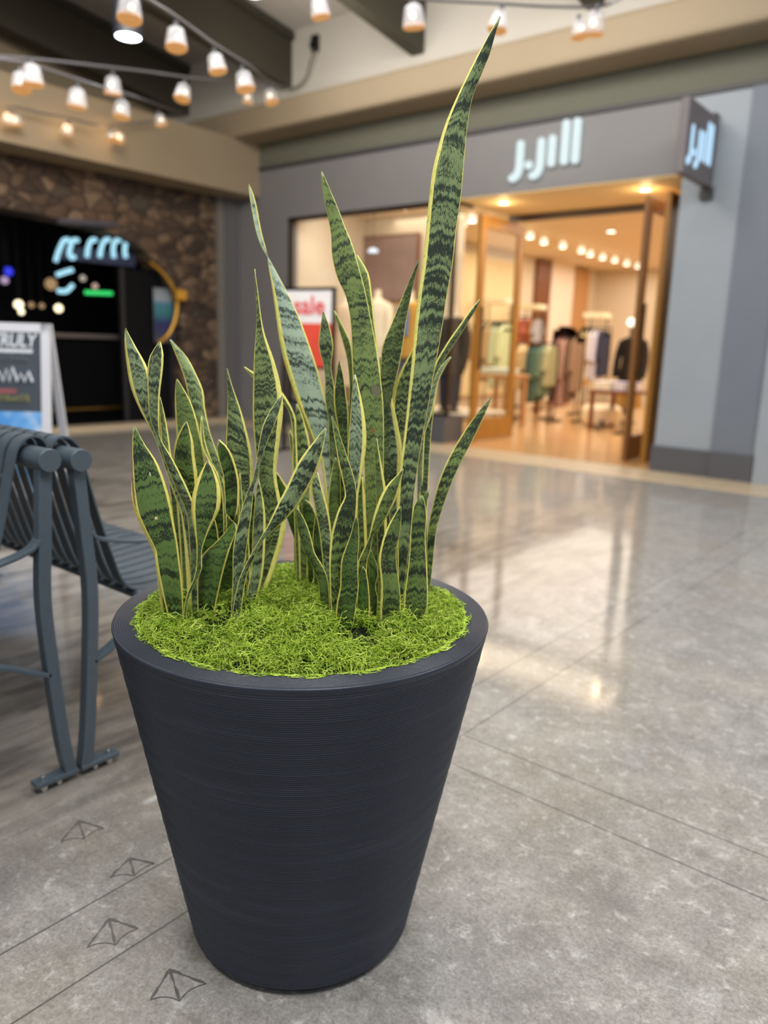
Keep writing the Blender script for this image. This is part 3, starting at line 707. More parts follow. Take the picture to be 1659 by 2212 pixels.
mannequin(stand((-6.9166, 8.9, 1.5274)), IV, fabric('mustard_jacket', C(214, 160, 74)), 'mannequin in a mustard jacket over blue denim in the shop window', legs=fabric('grey_denim', C(96, 96, 104)), h=1.52)
mannequin(stand((-6.2477, 9, 1.1622)), IV, fabric('charcoal_coat', C(72, 66, 58)), 'headless mannequin in a charcoal coat by the window corner', legs=fabric('dark_indigo', C(52, 54, 66)), h=1.32)
mannequin((*(-5.4663, 13.4, 1.2507)[:2], .008), plain('dark_brown_form', C(80, 56, 40), .5), fabric('black_wool', C(34, 28, 26)), 'dark mannequin in a black top behind the right shop door', skirt=fabric('gold_brocade', C(170, 128, 66)), h=1.52)  # mannequin form in plain dark brown
bm = B(); p = Vector((-6.9189, 8.72, 1.5828)); prism(bm, [(-.10, .16), (-.04, .19), (.04, .19), (.10, .16), (.09, -.22), (-.09, -.22)], lambda q: (p.x + q[0], p.y, p.z + q[1]), lambda q: (p.x + q[0], p.y + .03, p.z + q[1]))
tag(obj('denim_shirt', bm, fabric('sky_blue_denim', C(110, 150, 214)), None, bevel=.01), 'sky blue denim shirt layered under the mustard jacket', 'shirt')
# window backdrop
bm = B(); a = (-10.4339, 9.95, 3.209); box(bm, -8.69, (-6.8044, 9.95, 2.898)[0], 9.95, 10.0, .34, 3.19); struct('wall_window_backdrop', bm, plain('tan_backdrop', C(214, 194, 164), .7, var=.03, vs=2))
p0 = Vector((-8.9615, 9.9, 1.9317)); p1 = Vector((-7.5971, 9.9, 2.9091))
t = empty('picture_panel', (p0.x, 9.9, p0.z), label='large mauve brown picture panel behind the window mannequins', cat='picture')
bm = B(); box(bm, 0, p1.x - p0.x, 0, .04, 0, p1.z - p0.z); obj('canvas', bm, plain('mauve_brown_print', C(142, 116, 104), .6, var=.25, vs=3), t)
bm = B(); L = p1.x - p0.x; H_ = p1.z - p0.z
for q in ((-.02, 0, 0, H_), (L, L + .02, 0, H_), (-.02, L + .02, -.02, 0), (-.02, L + .02, H_, H_ + .02)): box(bm, q[0], q[1], -.01, .05, q[2], q[3])
obj('frame', bm, WALNUT, t)
t = empty('dish_lamp', (-7.7208, 9, 2.5604), label='pale blue-white dish lamp hanging in the shop window', cat='lamp')
bm = B(); lathe(bm, [(0, -.01), (.075, -.01), (.08, 0), (.04, .04), (0, .05)], 24); obj('lamp_shade', bm, emit('cool_white_lens', (.8, .92, 1, 1), 1.3), t, smooth=True)
bm = B(); tube(bm, [(0, 0, .05), (0, 0, 3.19 - t.location.z)], .004, 6); obj('cord', bm, BLACK, t)
globe_p = (-4.7493, 11.5, 1.6753)
t = empty('globe_lamp', globe_p, label='small round white lamp glowing beside the right shop door', cat='lamp')
bm = B(); bmesh.ops.create_uvsphere(bm, u_segments=16, v_segments=10, radius=.06); obj('glass_globe', bm, emit('cream_globe', (1, .9, .7, 1), 2.5), t, smooth=True)
bm = B(); tube(bm, [(0, 0, -.055), (0, 0, -globe_p[2] + .02)], .01, 6); lathe(bm, [(0, -globe_p[2] + .03), (.12, -globe_p[2] + .03), (.12, -globe_p[2] + .01), (0, -globe_p[2] + .01)], 16); obj('stand', bm, BRONZE, t)

# ------------------------------------------------------------------ shop lettering
LET = emit('white_halo_letters', (.80, .95, .96, 1), .9, .03)
def letters_on(parent, mapf0, mapf1, glyphs, mat):
    bm = B()
    for g in glyphs:
        if isinstance(g[0], tuple):
            c, r = g; poly = [(c[0] + r * math.cos(2 * math.pi * k / 20), c[1] + r * math.sin(2 * math.pi * k / 20)) for k in range(20)]
        else:
            path, w = g[0], g[1]; poly = stroke_outline(path, w)
        prism(bm, poly, mapf0, mapf1)
    return obj('lettering', bm, mat, parent)
def jhook(xt, zt, xb, zb, hook):
    P = [(xt, zt), (xt + (xb - xt) * .5, zt + (zb - zt) * .5), (xb, zb + .13)]
    for k in range(1, 7):
        a = math.pi / 2 * k / 6
        P.append((xb - hook * (1 - math.cos(a)), zb + .13 - .13 * math.sin(a)))
    return P
J1t, J1b = (-4.806, 8.09, 3.4558), (-4.8086, 8.09, 3.1077); J2t, J2b = (-4.5462, 8.09, 3.4509), (-4.5466, 8.09, 3.1093)
DOT = (-4.6886, 8.09, 3.2255); It, Ib = (-4.4126, 8.09, 3.4615), (-4.4087, 8.09, 3.2175); L1t, L1b = (-4.2598, 8.09, 3.5928), (-4.2652, 8.09, 3.2197); L2t, L2b = (-4.1315, 8.09, 3.5926), (-4.1297, 8.09, 3.2179)
SW = .078
G = [(jhook(J1t[0], J1t[2], J1t[0], J1b[2], .085), SW), ((DOT[0], DOT[2]), .043), (jhook(J2t[0], J2t[2], J2t[0], J2b[2], .085), SW),
     ([(It[0], It[2]), (It[0], Ib[2])], SW), ([(L1t[0], L1t[2]), (L1t[0], L1b[2])], SW), ([(L2t[0], L2t[2]), (L2t[0], L2b[2])], SW)]
t = empty('shop_sign', (DOT[0], YW, J1b[2]), label='large glowing white lettering across the grey shop fascia', cat='sign'); o_ = Vector(t.location)
letters_on(t, lambda q: (q[0] - o_.x, -.075, q[1] - o_.z), lambda q: (q[0] - o_.x, -.03, q[1] - o_.z), G, LET)
bm = B()
for g in G:
    p = g[0][1] if isinstance(g[0], list) else g[0]
    tube(bm, [(p[0] - o_.x, -.04, p[1] - o_.z), (p[0] - o_.x, .0, p[1] - o_.z)], .012, 6)
obj('mounting_stud', bm, STEEL, t)
# projecting blade sign
BX = -2.72
t = empty('blade_sign', (BX, YW, 2.80), label='square grey blade sign with glowing letters projecting beside the shop entry', cat='sign')
bm = B(); box(bm, -.04, .04, -.82, -.06, 0, .62); obj('sign_box', bm, plain('taupe_sign_box', C(108, 102, 104), .5, var=.04), t, bevel=.008)
bm = B(); box(bm, -.03, .03, -.08, 0, -.06, .66); box(bm, -.06, .06, -.06, 0, -.10, .0); obj('wall_bracket', bm, TRIMD, t)
gx0 = min(J1t[0], J1b[0]) - .09; gx1 = L2t[0] + .05; gz0 = J2b[2] - .04; gz1 = L1t[2] + .05
def fit(q): return (-.75 + (q[0] - gx0) / (gx1 - gx0) * .62, .08 + (q[1] - gz0) / (gz1 - gz0) * .46)
G2 = []
for g in G:
    if isinstance(g[0], list): G2.append(([fit(q) for q in g[0]], .070))
    else: G2.append((fit(g[0]), .034))
BLET = emit('ice_white_letters', (.50, .76, 1.0, 1), 1.0, .03)
letters_on(t, lambda q: (.046, q[0], q[1]), lambda q: (.040, q[0], q[1]), G2, BLET)

# ------------------------------------------------------------------ text helper (flat lettering built as mesh)
def text_mesh(name, body, size, mat, parent, loc, rot, shear=0.0, bold=0.0, ext=.001):
    cu = bpy.data.curves.new(name, 'FONT'); cu.body = body; cu.size = size; cu.shear = shear; cu.offset = bold; cu.extrude = ext; cu.align_x = 'CENTER'
    tmp = bpy.data.objects.new(name, cu); COL.objects.link(tmp)
    dg = bpy.context.evaluated_depsgraph_get(); me = bpy.data.meshes.new_from_object(tmp.evaluated_get(dg)); bpy.data.objects.remove(tmp)
    me.materials.clear(); o = link(name, me, mat, parent); o.location = loc; o.rotation_euler = rot; return o

# ------------------------------------------------------------------ A-frame chalk sign by the bar
AF = Vector((-4.789, 2.4952, 0))     # ground point under the board's right edge
vdir = Vector((AF.x, AF.y, 0)).normalized(); rz = math.atan2(vdir.y, vdir.x) - math.pi / 2
t = empty('sidewalk_sign', AF, rz - math.radians(15), 'white framed chalkboard A-frame sign standing in front of the dark bar', 'sign')
W_, HB = .70, 1.275; lean = .20
def fr(x, z): return (x, lean * (z / HB) - lean, z)          # front board leans back to the apex (local y grows away from the viewer)
def board(bm, x0, x1, z0, z1, t0=-.012, t1=.012):
    P = [(x0, z0), (x1, z0), (x1, z1), (x0, z1)]
    prism(bm, P, lambda q: (fr(*q)[0], fr(*q)[1] + t0, q[1]), lambda q: (fr(*q)[0], fr(*q)[1] + t1, q[1]))
bm = B(); board(bm, -W_, -W_ + .05, 0, HB, -.02, .02); board(bm, -.05, 0, 0, HB, -.02, .02); board(bm, -W_, 0, HB - .055, HB, -.02, .02); board(bm, -W_, 0, .16, .22, -.02, .02); obj('board_frame', bm, WHITEP, t)
bm = B(); board(bm, -W_ + .05, -.05, 0.7329, HB - .055); obj('chalk_panel', bm, CHALK, t)
bm = B(); board(bm, -W_ + .05, -.05, .22, 0.7329 + .004)
def mat_bluefoot():
    m = N('blue_and_white_print'); f = m.noise(m.objc(), 5, 2); m.set(Base_Color=m.ramp(f, (.40, C(214, 222, 232)), (.55, C(120, 180, 236)), (.65, C(80, 152, 226))), Roughness=.5); return m.m
obj('printed_strip', bm, mat_bluefoot(), t)
CW = plain('white_chalk', C(214, 220, 226), .8); CR = plain('red_chalk', C(150, 84, 88), .8); CY = plain('yellow_chalk', C(150, 148, 92), .8)
ta = math.atan2(lean, HB); rot = (math.pi / 2 - ta, 0, 0)
def at_(x, z): q = fr(x, z); return (q[0], q[1] - .016, q[2])
o = text_mesh('lettering', 'TRULY', .118, CW, t, at_(-.215, 1.1305), rot, .2, .003); o.scale = (.74, 1, 1)
bm = B(); board(bm, -W_ + .07, -.10, 1.0936, 1.1163, -.0145, -.0125); obj('underline', bm, CW, t)
def scribble(z, h, x0, x1, mat, w):
    """a row of loose handwriting-like loops"""
    bm = B(); pts = []; x = x0; k = 0
    while x < x1:
        q = fr(x, z + (h if k % 2 else 0) * rnd.uniform(.45, 1)); pts.append((q[0], q[1] - .016, q[2])); x += h * rnd.uniform(.16, .34); k += 1
    tube(bm, pts, w, 5); obj('handwriting', bm, mat, t)
scribble(1.0451, .035, -W_ + .10, -.13, plain('grey_chalk', C(120, 126, 134), .8), .003)
scribble(0.9188, .085, -W_ + .08, -.09, CW, .009)
scribble(0.8871, .05, -W_ + .08, -.30, CW, .006)
bm = B(); board(bm, -W_ + .07, -.20, 0.8436, 0.8726, -.0145, -.0125); obj('underline', bm, CR, t)
scribble(0.7971, .045, -W_ + .10, -.12, CY, .006)
bm = B()
for x in (-W_, -.045):
    prism(bm, [(0, 0), (.045, 0), (.045, 1), (0, 1)], lambda q: (x + q[0], .42 * (1 - q[1]) + .02, HB * q[1]), lambda q: (x + q[0], .42 * (1 - q[1]) + .055, HB * q[1]))
obj('back_leg', bm, WHITEP, t)
bm = B(); box(bm, -W_, 0, .33, .36, .28, .33); obj('back_brace', bm, WHITEP, t)
bm = B(); box(bm, -.03, -.005, -.12, .30, .30, .325); obj('spreader', bm, WHITEP, t)

# ------------------------------------------------------------------ sale sign on a black floor stand
q0 = Vector((-6.4821, 6.0986, 0)); q1 = Vector((-5.8753, 6.2116, 0))      # ground points under left and right edges
u = (q1 - q0); L = u.length; rz = math.atan2(u.y, u.x)
t = empty('floor_sign', q0, rz, 'red and white sale sign in a black floor stand before the shop window', 'sign')
zt, zb = (1.774, 0.965)
bm = B(); box(bm, 0, L, -.012, .012, zb + (zt - zb) * .57, zt); obj('white_panel', bm, plain('white_card', C(226, 220, 218), .6), t)
bm = B(); box(bm, 0, L, -.012, .012, zb, zb + (zt - zb) * .57); obj('red_panel', bm, plain('red_card', C(214, 72, 52), .6, var=.18, vs=4), t)
text_mesh('lettering', 'sale', .27, plain('red_print', C(214, 84, 88), .6), t, (L * .52, -.016, zb + (zt - zb) * .69), (math.pi / 2, 0, 0), 0, .006)
bm = B()
for x in (-.035, L + .0): box(bm, x, x + .035, -.02, .02, 0, zt + .03)
box(bm, -.035, L + .035, -.02, .02, zt, zt + .03); box(bm, -.035, L + .035, -.02, .02, zb - .03, zb); obj('stand_frame', bm, BLACK, t)
bm = B()
for x in (-.035, L): box(bm, x, x + .035, -.22, .22, 0, .03)
obj('foot', bm, BLACK, t)

# ------------------------------------------------------------------ string lights
CABLE = plain('grey_festoon_cable', C(96, 94, 96), .4, .0)
BULB = emit('warm_filament', (1, .84, .54, 1), 2.8); AMBER = emit('amber_reflector', (1, .46, .13, 1), .62, .2)
def mat_shade():
    m = N('frosted_lantern_glass'); m.set(Base_Color=C(226, 226, 232), Roughness=.25, Transmission_Weight=.0, Emission_Color=(.9, .85, .85, 1), Emission_Strength=.03)
    tr = m.n('ShaderNodeBsdfTransparent'); mx = m.n('ShaderNodeMixShader'); mx.inputs[0].default_value = .34
    m.l(tr.outputs[0], mx.inputs[1]); m.l(m.bsdf.outputs[0], mx.inputs[2]); m.l(mx.outputs[0], m.out.inputs[0]); return m.m
SHADE = mat_shade(); SOCK = plain('grey_socket', C(70, 70, 72), .4)
proto = []
def lantern(parent, p, s):
    """small bell lantern: socket, glass bell, amber disc, bulb; s = size"""
    if not proto:
        bm = B(); lathe(bm, [(0, .34), (.22, .33), (.38, .22), (.46, -.20), (.52, -.56)], 16); a = bm.to_mesh; me1 = bpy.data.meshes.new('glass_bell'); bm.to_mesh(me1); bm.free(); me1.materials.append(SHADE)
        bm = B(); lathe(bm, [(0, -.40), (.47, -.40), (.50, -.58), (.44, -.64), (0, -.58)], 16); me2 = bpy.data.meshes.new('amber_ring'); bm.to_mesh(me2); bm.free(); me2.materials.append(AMBER)
        bm = B(); bmesh.ops.create_uvsphere(bm, u_segments=12, v_segments=8, radius=.13); me3 = bpy.data.meshes.new('bulb'); bm.to_mesh(me3); bm.free(); me3.materials.append(BULB)
        bm = B(); lathe(bm, [(0, .62), (.12, .60), (.13, .24), (0, .24)], 10); me4 = bpy.data.meshes.new('socket'); bm.to_mesh(me4); bm.free(); me4.materials.append(SOCK)
        for me in (me1, me3):
            for f in me.polygons: f.use_smooth = True
        proto.extend((me1, me2, me3, me4))
    sh = bpy.data.objects.new('lantern', proto[0]); COL.objects.link(sh); sh.parent = parent; sh.location = Vector(p) - Vector(parent.location); sh.scale = (s * 1.04, s * 1.04, s * 1.04); sh.rotation_euler = (rnd.uniform(-.22, .22), rnd.uniform(-.22, .22), rnd.uniform(0, 6))
    for nm, me, zz in (('reflector', proto[1], 0), ('bulb', proto[2], -.12), ('socket', proto[3], 0)):
        o = bpy.data.objects.new(nm, me); COL.objects.link(o); o.parent = sh; o.location = (.10 * (nm == 'bulb'), 0, zz)
def string(lab, cable, lamps):
    c0 = Vector(cable[0]); t = empty('string_lights', c0, label=lab, cat='string lights', group='festoon strings under the rafters')
    bm = B(); tube(bm, [p - c0 for p in smooth_path(cable, 6)], .011, 6); obj('cable', bm, CABLE, t)
    for p, s in lamps: lantern(t, Vector(p) - Vector((0, 0, .06)), s)
string('upper festoon string running down the rafter to the plug cord',
  [(-3.7727, 2.1681, 3.0066), (-3.9241, 2.5661, 2.9826), (-4.0953, 2.8361, 3.0327), (-4.2617, 3.1097, 3.0814), (-4.7606, 3.7979, 3.2244), (-5.4265, 4.6384, 3.4572), (-6.8865, 6.2302, 3.9792), (-7.801, 7.2977, 4.3355)],
  [((-3.9122, 2.5681, 2.9548), .125), ((-4.2548, 3.1035, 3.0383), .125), ((-4.7515, 3.794, 3.1834), .125), ((-5.4264, 4.623, 3.4007), .150), ((-6.8716, 6.2234, 3.9106), .150)])
string('middle festoon string crossing the dark rafter below the upper string',
  [(-6.6735, 3.0525, 3.3191), (-6.4891, 3.4793, 3.3624), (-6.4631, 4.0552, 3.4577), (-6.6006, 4.5014, 3.5677), (-6.7077, 4.9693, 3.666), (-6.9389, 5.6196, 3.8362), (-7.4, 6.3645, 4.073), (-7.7294, 7.2151, 4.3028)],
  [((-6.4532, 4.0462, 3.3959), .145), ((-6.7013, 4.9577, 3.6053), .150), ((-7.3901, 6.3555, 4.0112), .125)])
string('long festoon string of white lanterns in front of the beige bulkhead',
  [(-5.6064, 2.5047, 2.9582), (-5.6868, 2.8551, 3.0304), (-5.8506, 3.1331, 3.0876), (-6.0743, 3.4974, 3.1561), (-6.4084, 3.9135, 3.261), (-6.7516, 4.3251, 3.3761), (-7.1957, 4.7925, 3.5144), (-7.7626, 5.4332, 3.6866), (-8.6342, 6.378, 3.9496)],
  [((-5.6764, 2.8499, 2.9808), .125), ((-5.5172, 2.8528, 2.9983), .135), ((-6.0653, 3.4893, 3.0999), .145), ((-6.745, 4.3135, 3.3145), .150), ((-7.7554, 5.42, 3.6176), .120)])
string('lowest festoon string close to the beige bulkhead face',
  [(-9.146, 4.1453, 3.5972), (-9.0774, 4.4792, 3.6467), (-9.0519, 4.7644, 3.6473), (-9.027, 5.054, 3.6658), (-8.9874, 5.3479, 3.656), (-9.0654, 5.702, 3.7347), (-9.0973, 6.2506, 3.9031)],
  [((-9.0223, 4.3727, 3.5762), .12), ((-9.0647, 4.4746, 3.5921), .115), ((-9.0187, 5.0465, 3.6137), .125), ((-8.908, 5.5394, 3.636), .12), ((-9.0202, 5.7212, 3.6701), .12)])
string('right hand festoon string crossing above the tall leaf tip',
  [(-4.0277, 3.951, 3.5227), (-3.8388, 4.3738, 3.5379), (-3.6777, 4.6389, 3.5424), (-3.5924, 4.9934, 3.6172), (-3.4578, 5.3902, 3.699), (-3.304, 5.8016, 3.777), (-3.1625, 6.2073, 3.871), (-3.0757, 6.4311, 3.946), (-2.9736, 6.6994, 4.1374)],
  [((-3.9408, 3.9922, 3.4143), .12), ((-3.6703, 4.6365, 3.5115), .15), ((-3.4514, 5.3844, 3.659), .14), ((-3.1447, 6.0549, 3.7446), .13), ((-3.1096, 6.2423, 3.8408), .17)])
# plug cord and outlet on the clerestory wall
a = Vector((-7.7635, 7.8, 4.972)); t = empty('power_outlet', (a.x, 7.82, a.z), label='black outlet box with a plug on the pale upper wall', cat='outlet')
bm = B(); box(bm, -.06, .06, -.05, 0, -.09, .10); obj('outlet_box', bm, BLACK, t, bevel=.008)
bm = B(); box(bm, -.025, .025, -.10, -.05, -.05, .0); obj('plug', bm, BLACK, t)
cp = [(-7.6911, 7.72, 4.8761), (-7.7919, 7.74, 4.7447), (-7.857, 7.74, 4.5931), (-7.9756, 7.74, 4.5144), (-8.1109, 7.72, 4.4877), (-8.2133, 7.7, 4.5054)]
bm = B(); tube(bm, smooth_path(cp, 6), .014, 6)
tag(obj('hanging_wire', bm, plain('grey_brown_cord', C(112, 100, 92), .5), None, smooth=True), 'thin cord drooping from the outlet to the rafter end', 'cord')

# cylinder pendants between the rafters
def pendant(p, lab, r=.13, L=.42):
    t = empty('cylinder_pendant', p, label=lab, cat='pendant light', group='black cylinder downlights')
    top = 5.19 + (8.0 - p[1]) * SL - p[2]
    bm = B(); lathe(bm, [(r * .86, .0), (r, 0), (r, L), (0, L)], 28); obj('lamp_shade', bm, plain('blue_black_cylinder', C(40, 44, 54), .4), t, smooth=True)
    bm = B(); lathe(bm, [(0, .004), (r * .97, .004)], 28); obj('lens', bm, emit('white_led_lens', (.95, .98, 1, 1), 9), t)
    bm = B(); tube(bm, [(0, 0, L), (0, 0, top)], .012, 8); obj('hanging_rod', bm, BLACK, t)
    ld = bpy.data.lights.new('pendant_beam', 'SPOT'); ld.energy = 60; ld.spot_size = 2.2; ld.spot_blend = .6; ld.shadow_soft_size = .1; ld.color = (.86, .93, 1)
    lo = bpy.data.objects.new('pendant_beam', ld); COL.objects.link(lo); lo.parent = t; lo.location = (0, 0, -.02)
pendant((-6.9824, 4.5575, 3.9456), 'black cylinder pendant with a bright lens, hanging over the left rafters')
pendant((-5.6452, 4.9066, 4.1205), 'black cylinder pendant at the top edge, mostly out of view')

# ------------------------------------------------------------------ back-to-back steel strap benches
BX0, BX1 = -1.855, -3.86
def bench(sgn, yr, zr, lab):
    """sgn=+1: seat towards the shop; -1: seat towards the viewer. yr,zr: top rail centre"""
    t = empty('strap_bench', ((BX0 + BX1) / 2, yr, 0), label=lab, cat='bench', group=None); o = Vector(t.location)
    def W(x, y, z): return Vector((x - o.x, sgn * y, z))      # y measured outwards from the rail
    bm = B(); tube(bm, [W(BX0 + .006, 0, zr), W(BX1 - .0, 0, zr)], .0295, 28); r = obj('top_rail', bm, BENCH, t, smooth=True, bevel=.0015)
    # straps: loop over the rail, down the back, into the seat
    prof = [(-.037, zr - .02), (-.038, zr + .010), (-.034, zr + .032), (-.020, zr + .048), (0, zr + .053), (.022, zr + .045), (.040, zr + .025), (.050, zr - .005), (.060, zr - .05), (.084, zr - .15), (.114, zr - .258), (.136, zr - .33), (.158, zr - .378), (.188, zr - .406), (.24, zr - .416), (.32, zr - .417), (.42, zr - .410), (.52, zr - .402), (.58, zr - .408), (.612, zr - .43), (.618, zr - .465)]
    bm = B(); n = 31
    for k in range(n):
        x = BX0 - .100 - (BX0 - .100 - (BX1 + .05)) * k / (n - 1)
        bar(bm, smooth_path([W(x, y, z) for y, z in prof], 3), .047, .005, (1, 0, 0))
    obj('straps', bm, BENCH, t)
    bm = B()
    for y, z in ((.20, zr - .425), (.53, zr - .42)): tube(bm, [W(BX0 - .05, y, z), W(BX1 + .03, y, z)], .014, 10)
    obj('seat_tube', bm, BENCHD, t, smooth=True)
    for e, x in enumerate((BX0 - .03, BX1 + .03)):
        bm = B(); bar(bm, smooth_path([W(x, .002, zr - .015), W(x, .014, .70), W(x, .024, .53), W(x, .014, .34), W(x, -.004, .13), W(x, -.020, .024)], 6), .034, .034, (1, 0, 0)); leg = obj('leg', bm, BENCH, t, bevel=.003)
        bm = B(); box(bm, *sorted((W(x, 0, 0).x - .021, W(x, 0, 0).x + .021)), *sorted((sgn * -.036, sgn * .080)), .020, .032); obj('foot_plate', bm, BENCH, leg, bevel=.002)
        bm = B(); q = W(x, .055, 0); lathe(bm, [(0, .044), (.006, .042), (.006, .02), (.013, .018), (.013, .006), (.010, 0), (0, 0)], 14, (q.x, q.y, 0)); obj('bolt', bm, STEEL, leg, smooth=True)
        bm = B(); q = W(x, .012, 0); lathe(bm, [(0, .02), (.010, .02), (.011, .004), (.008, 0), (0, 0)], 12, (q.x, q.y, 0)); obj('bolt', bm, STEEL, leg, smooth=True)
        bm = B(); bar(bm, smooth_path([W(x, .028, .694), W(x, .05, .672), W(x, .10, .655), W(x, .19, .640), W(x, .30, .645), W(x, .42, .662), W(x, .54, .668), W(x, .60, .64)], 6), .036, .010, (1, 0, 0)); obj('armrest', bm, BENCH, t, bevel=.002)
        bm = B(); bar(bm, smooth_path([W(x, .020, .324), W(x, .07, .346), W(x, .12, .372), W(x, .20, .395), W(x, .35, .405), W(x, .56, .39)], 6), .034, .012, (1, 0, 0)); obj('stretcher', bm, BENCH, t, bevel=.002)
        bm = B(); bar(bm, smooth_path([W(x, .60, .65), W(x, .58, .50), W(x, .555, .30), W(x, .58, .12), W(x, .60, .03)], 6), .034, .034, (1, 0, 0)); leg = obj('leg', bm, BENCH, t, bevel=.003)
        bm = B(); box(bm, W(x, 0, 0).x - .021, W(x, 0, 0).x + .021, *sorted((sgn * .52, sgn * .64)), .020, .032); obj('foot_plate', bm, BENCH, leg, bevel=.002)
        bm = B(); q = W(x, .60, 0); lathe(bm, [(0, .02), (.011, .02), (.012, .004), (.009, 0), (0, 0)], 12, (q.x, q.y, 0)); obj('bolt', bm, STEEL, leg, smooth=True)
    return t
bench(-1, .945, .897, 'blue-grey steel strap bench facing the viewer, nearer of the back-to-back pair')
bench(1, 1.028, .890, 'blue-grey steel strap bench facing the shop, its seat behind the planter')

# ------------------------------------------------------------------ ribbed planter
PX, PY, PR, PB, PH = -1.041, 1.034, .362, .2255, .686
def mat_pot():
    m = N('charcoal_ribbed_resin'); P = m.objc()
    f = m.noise(P, 9, 4, .6); sc = m.n('ShaderNodeVectorMath', operation='MULTIPLY'); sc.inputs[1].default_value = (2.5, 2.5, 26); m.l(P, sc.inputs[0]); g = m.noise(sc.outputs[0], 1, 3, .6)
    col = m.mix(f, C(30, 35, 46), C(44, 50, 62)); col = m.mix(m.math('MULTIPLY', m.ss(g, .5, .8), .35), col, C(78, 82, 92))
    dust = m.ss(m.noise(P, 60, 4, .7), .70, .80); col = m.mix(m.math('MULTIPLY', dust, .3), col, C(110, 108, 104))
    m.set(Base_Color=col, Roughness=m.math('MULTIPLY_ADD', f, .2, .28), Specular_IOR_Level=.5); m.bump(m.noise(P, 220, 3), .15, .0015); return m.m
POTM = mat_pot()
t = empty('planter', (PX, PY, 0), label='tall charcoal ribbed planter tapering to its base, holding the snake plants', cat='planter')
prof = [(PB - .016, 0.0), (PB - .006, .004), (PB - .001, .012)]
NR = 158; z0, z1 = .016, PH - .012
bands = {18: .0016, 33: .0022, 52: .0014, 71: .0010, 104: .0012}
for k in range(NR):
    za = z0 + (z1 - z0) * k / NR; dz = (z1 - z0) / NR
    amp = .00125 + .0003 * math.sin(k * .7) + (.0002 if k % 5 == 0 else 0); deep = bands.get(k, 0)
    R_ = lambda z: PB + (PR - PB) * z / PH
    prof += [(R_(za) - .0009 - deep, za), (R_(za + dz * .28) + amp * .75, za + dz * .28), (R_(za + dz * .5) + amp, za + dz * .5), (R_(za + dz * .72) + amp * .75, za + dz * .72)]
prof += [(PR - .001, PH - .010), (PR + .0005, PH - .005), (PR - .0015, PH - .0008)]
NRIM = 11
for k in range(NRIM):
    ra = PR - .003 - .043 * k / NRIM; dr = .043 / NRIM
    prof += [(ra, PH - .0034), (ra - dr * .35, PH + .0004), (ra - dr * .65, PH + .0004)]
prof += [(.315, PH - .002), (.312, PH - .01), (.305, PH - .07)]
bm = B(); lathe(bm, prof, 200); o = obj('pot_wall', bm, POTM, t, smooth=True, auto=False)
bm = B(); lathe(bm, [(0, PH - .065), (.2, PH - .062), (.308, PH - .066)], 40, (PX, PY, 0))
soil = obj('potting_soil', bm, plain('dark_potting_soil', C(34, 27, 22), .95, var=.5, vs=160, bumpy=.6), None, smooth=True)
tag(soil, 'dark crumbly potting soil showing between the moss and leaf bases', 'soil', kind='stuff')
# moss: one carpet of curling strands over a low mound
rs = np.random.RandomState(5)
holes = [((-0.0518, -0.1955), .046), ((0.1767, -0.0376), .036), ((-0.0583, -0.1250), .034)]
def mossz(x, y):
    r = np.hypot(x, y) / .318
    h = PH - .004 + .018 * (1 - r ** 2) + .010 * np.sin(x * 31 + 1.3) * np.sin(y * 27) + .008 * np.sin(x * 57 + y * 41) + .005 * np.sin(x * 120 - y * 95)
    return h - .03 * np.clip((r - .93) / .07, 0, 1) ** 2
# under-mat, in a very dark green that paints shade between the strands
bm = B(); ring = []
NA, NRR = 72, 16
grid = [[None] * NA for _ in range(NRR + 1)]
for i in range(NRR + 1):
    for k in range(NA):
        r = .312 * i / NRR; a = 2 * math.pi * k / NA; x, y = r * math.cos(a), r * math.sin(a); z = float(mossz(np.array(x), np.array(y))) - .012
        for (hx, hy), hr in holes:
            d = math.hypot(x - hx, y - hy); z -= .075 * max(0, 1 - (d / (hr * 1.25)) ** 2)
        grid[i][k] = bm.verts.new((PX + x, PY + y, z))
for i in range(1, NRR):
    for k in range(NA): bm.faces.new((grid[i][k], grid[i][(k + 1) % NA], grid[i + 1][(k + 1) % NA], grid[i + 1][k]))
for v in grid[0][1:]: bm.verts.remove(v)
for k in range(NA): bm.faces.new((grid[0][0], grid[1][k], grid[1][(k + 1) % NA]))
me = bpy.data.meshes.new('moss'); bm.to_mesh(me); bm.free()
base_v = np.array([v.co[:] for v in me.vertices]); base_f = [tuple(p.vertices) for p in me.polygons]
S_, K_ = 15500, 9
rr = .322 * np.sqrt(rs.rand(S_)); aa = rs.rand(S_) * 2 * np.pi
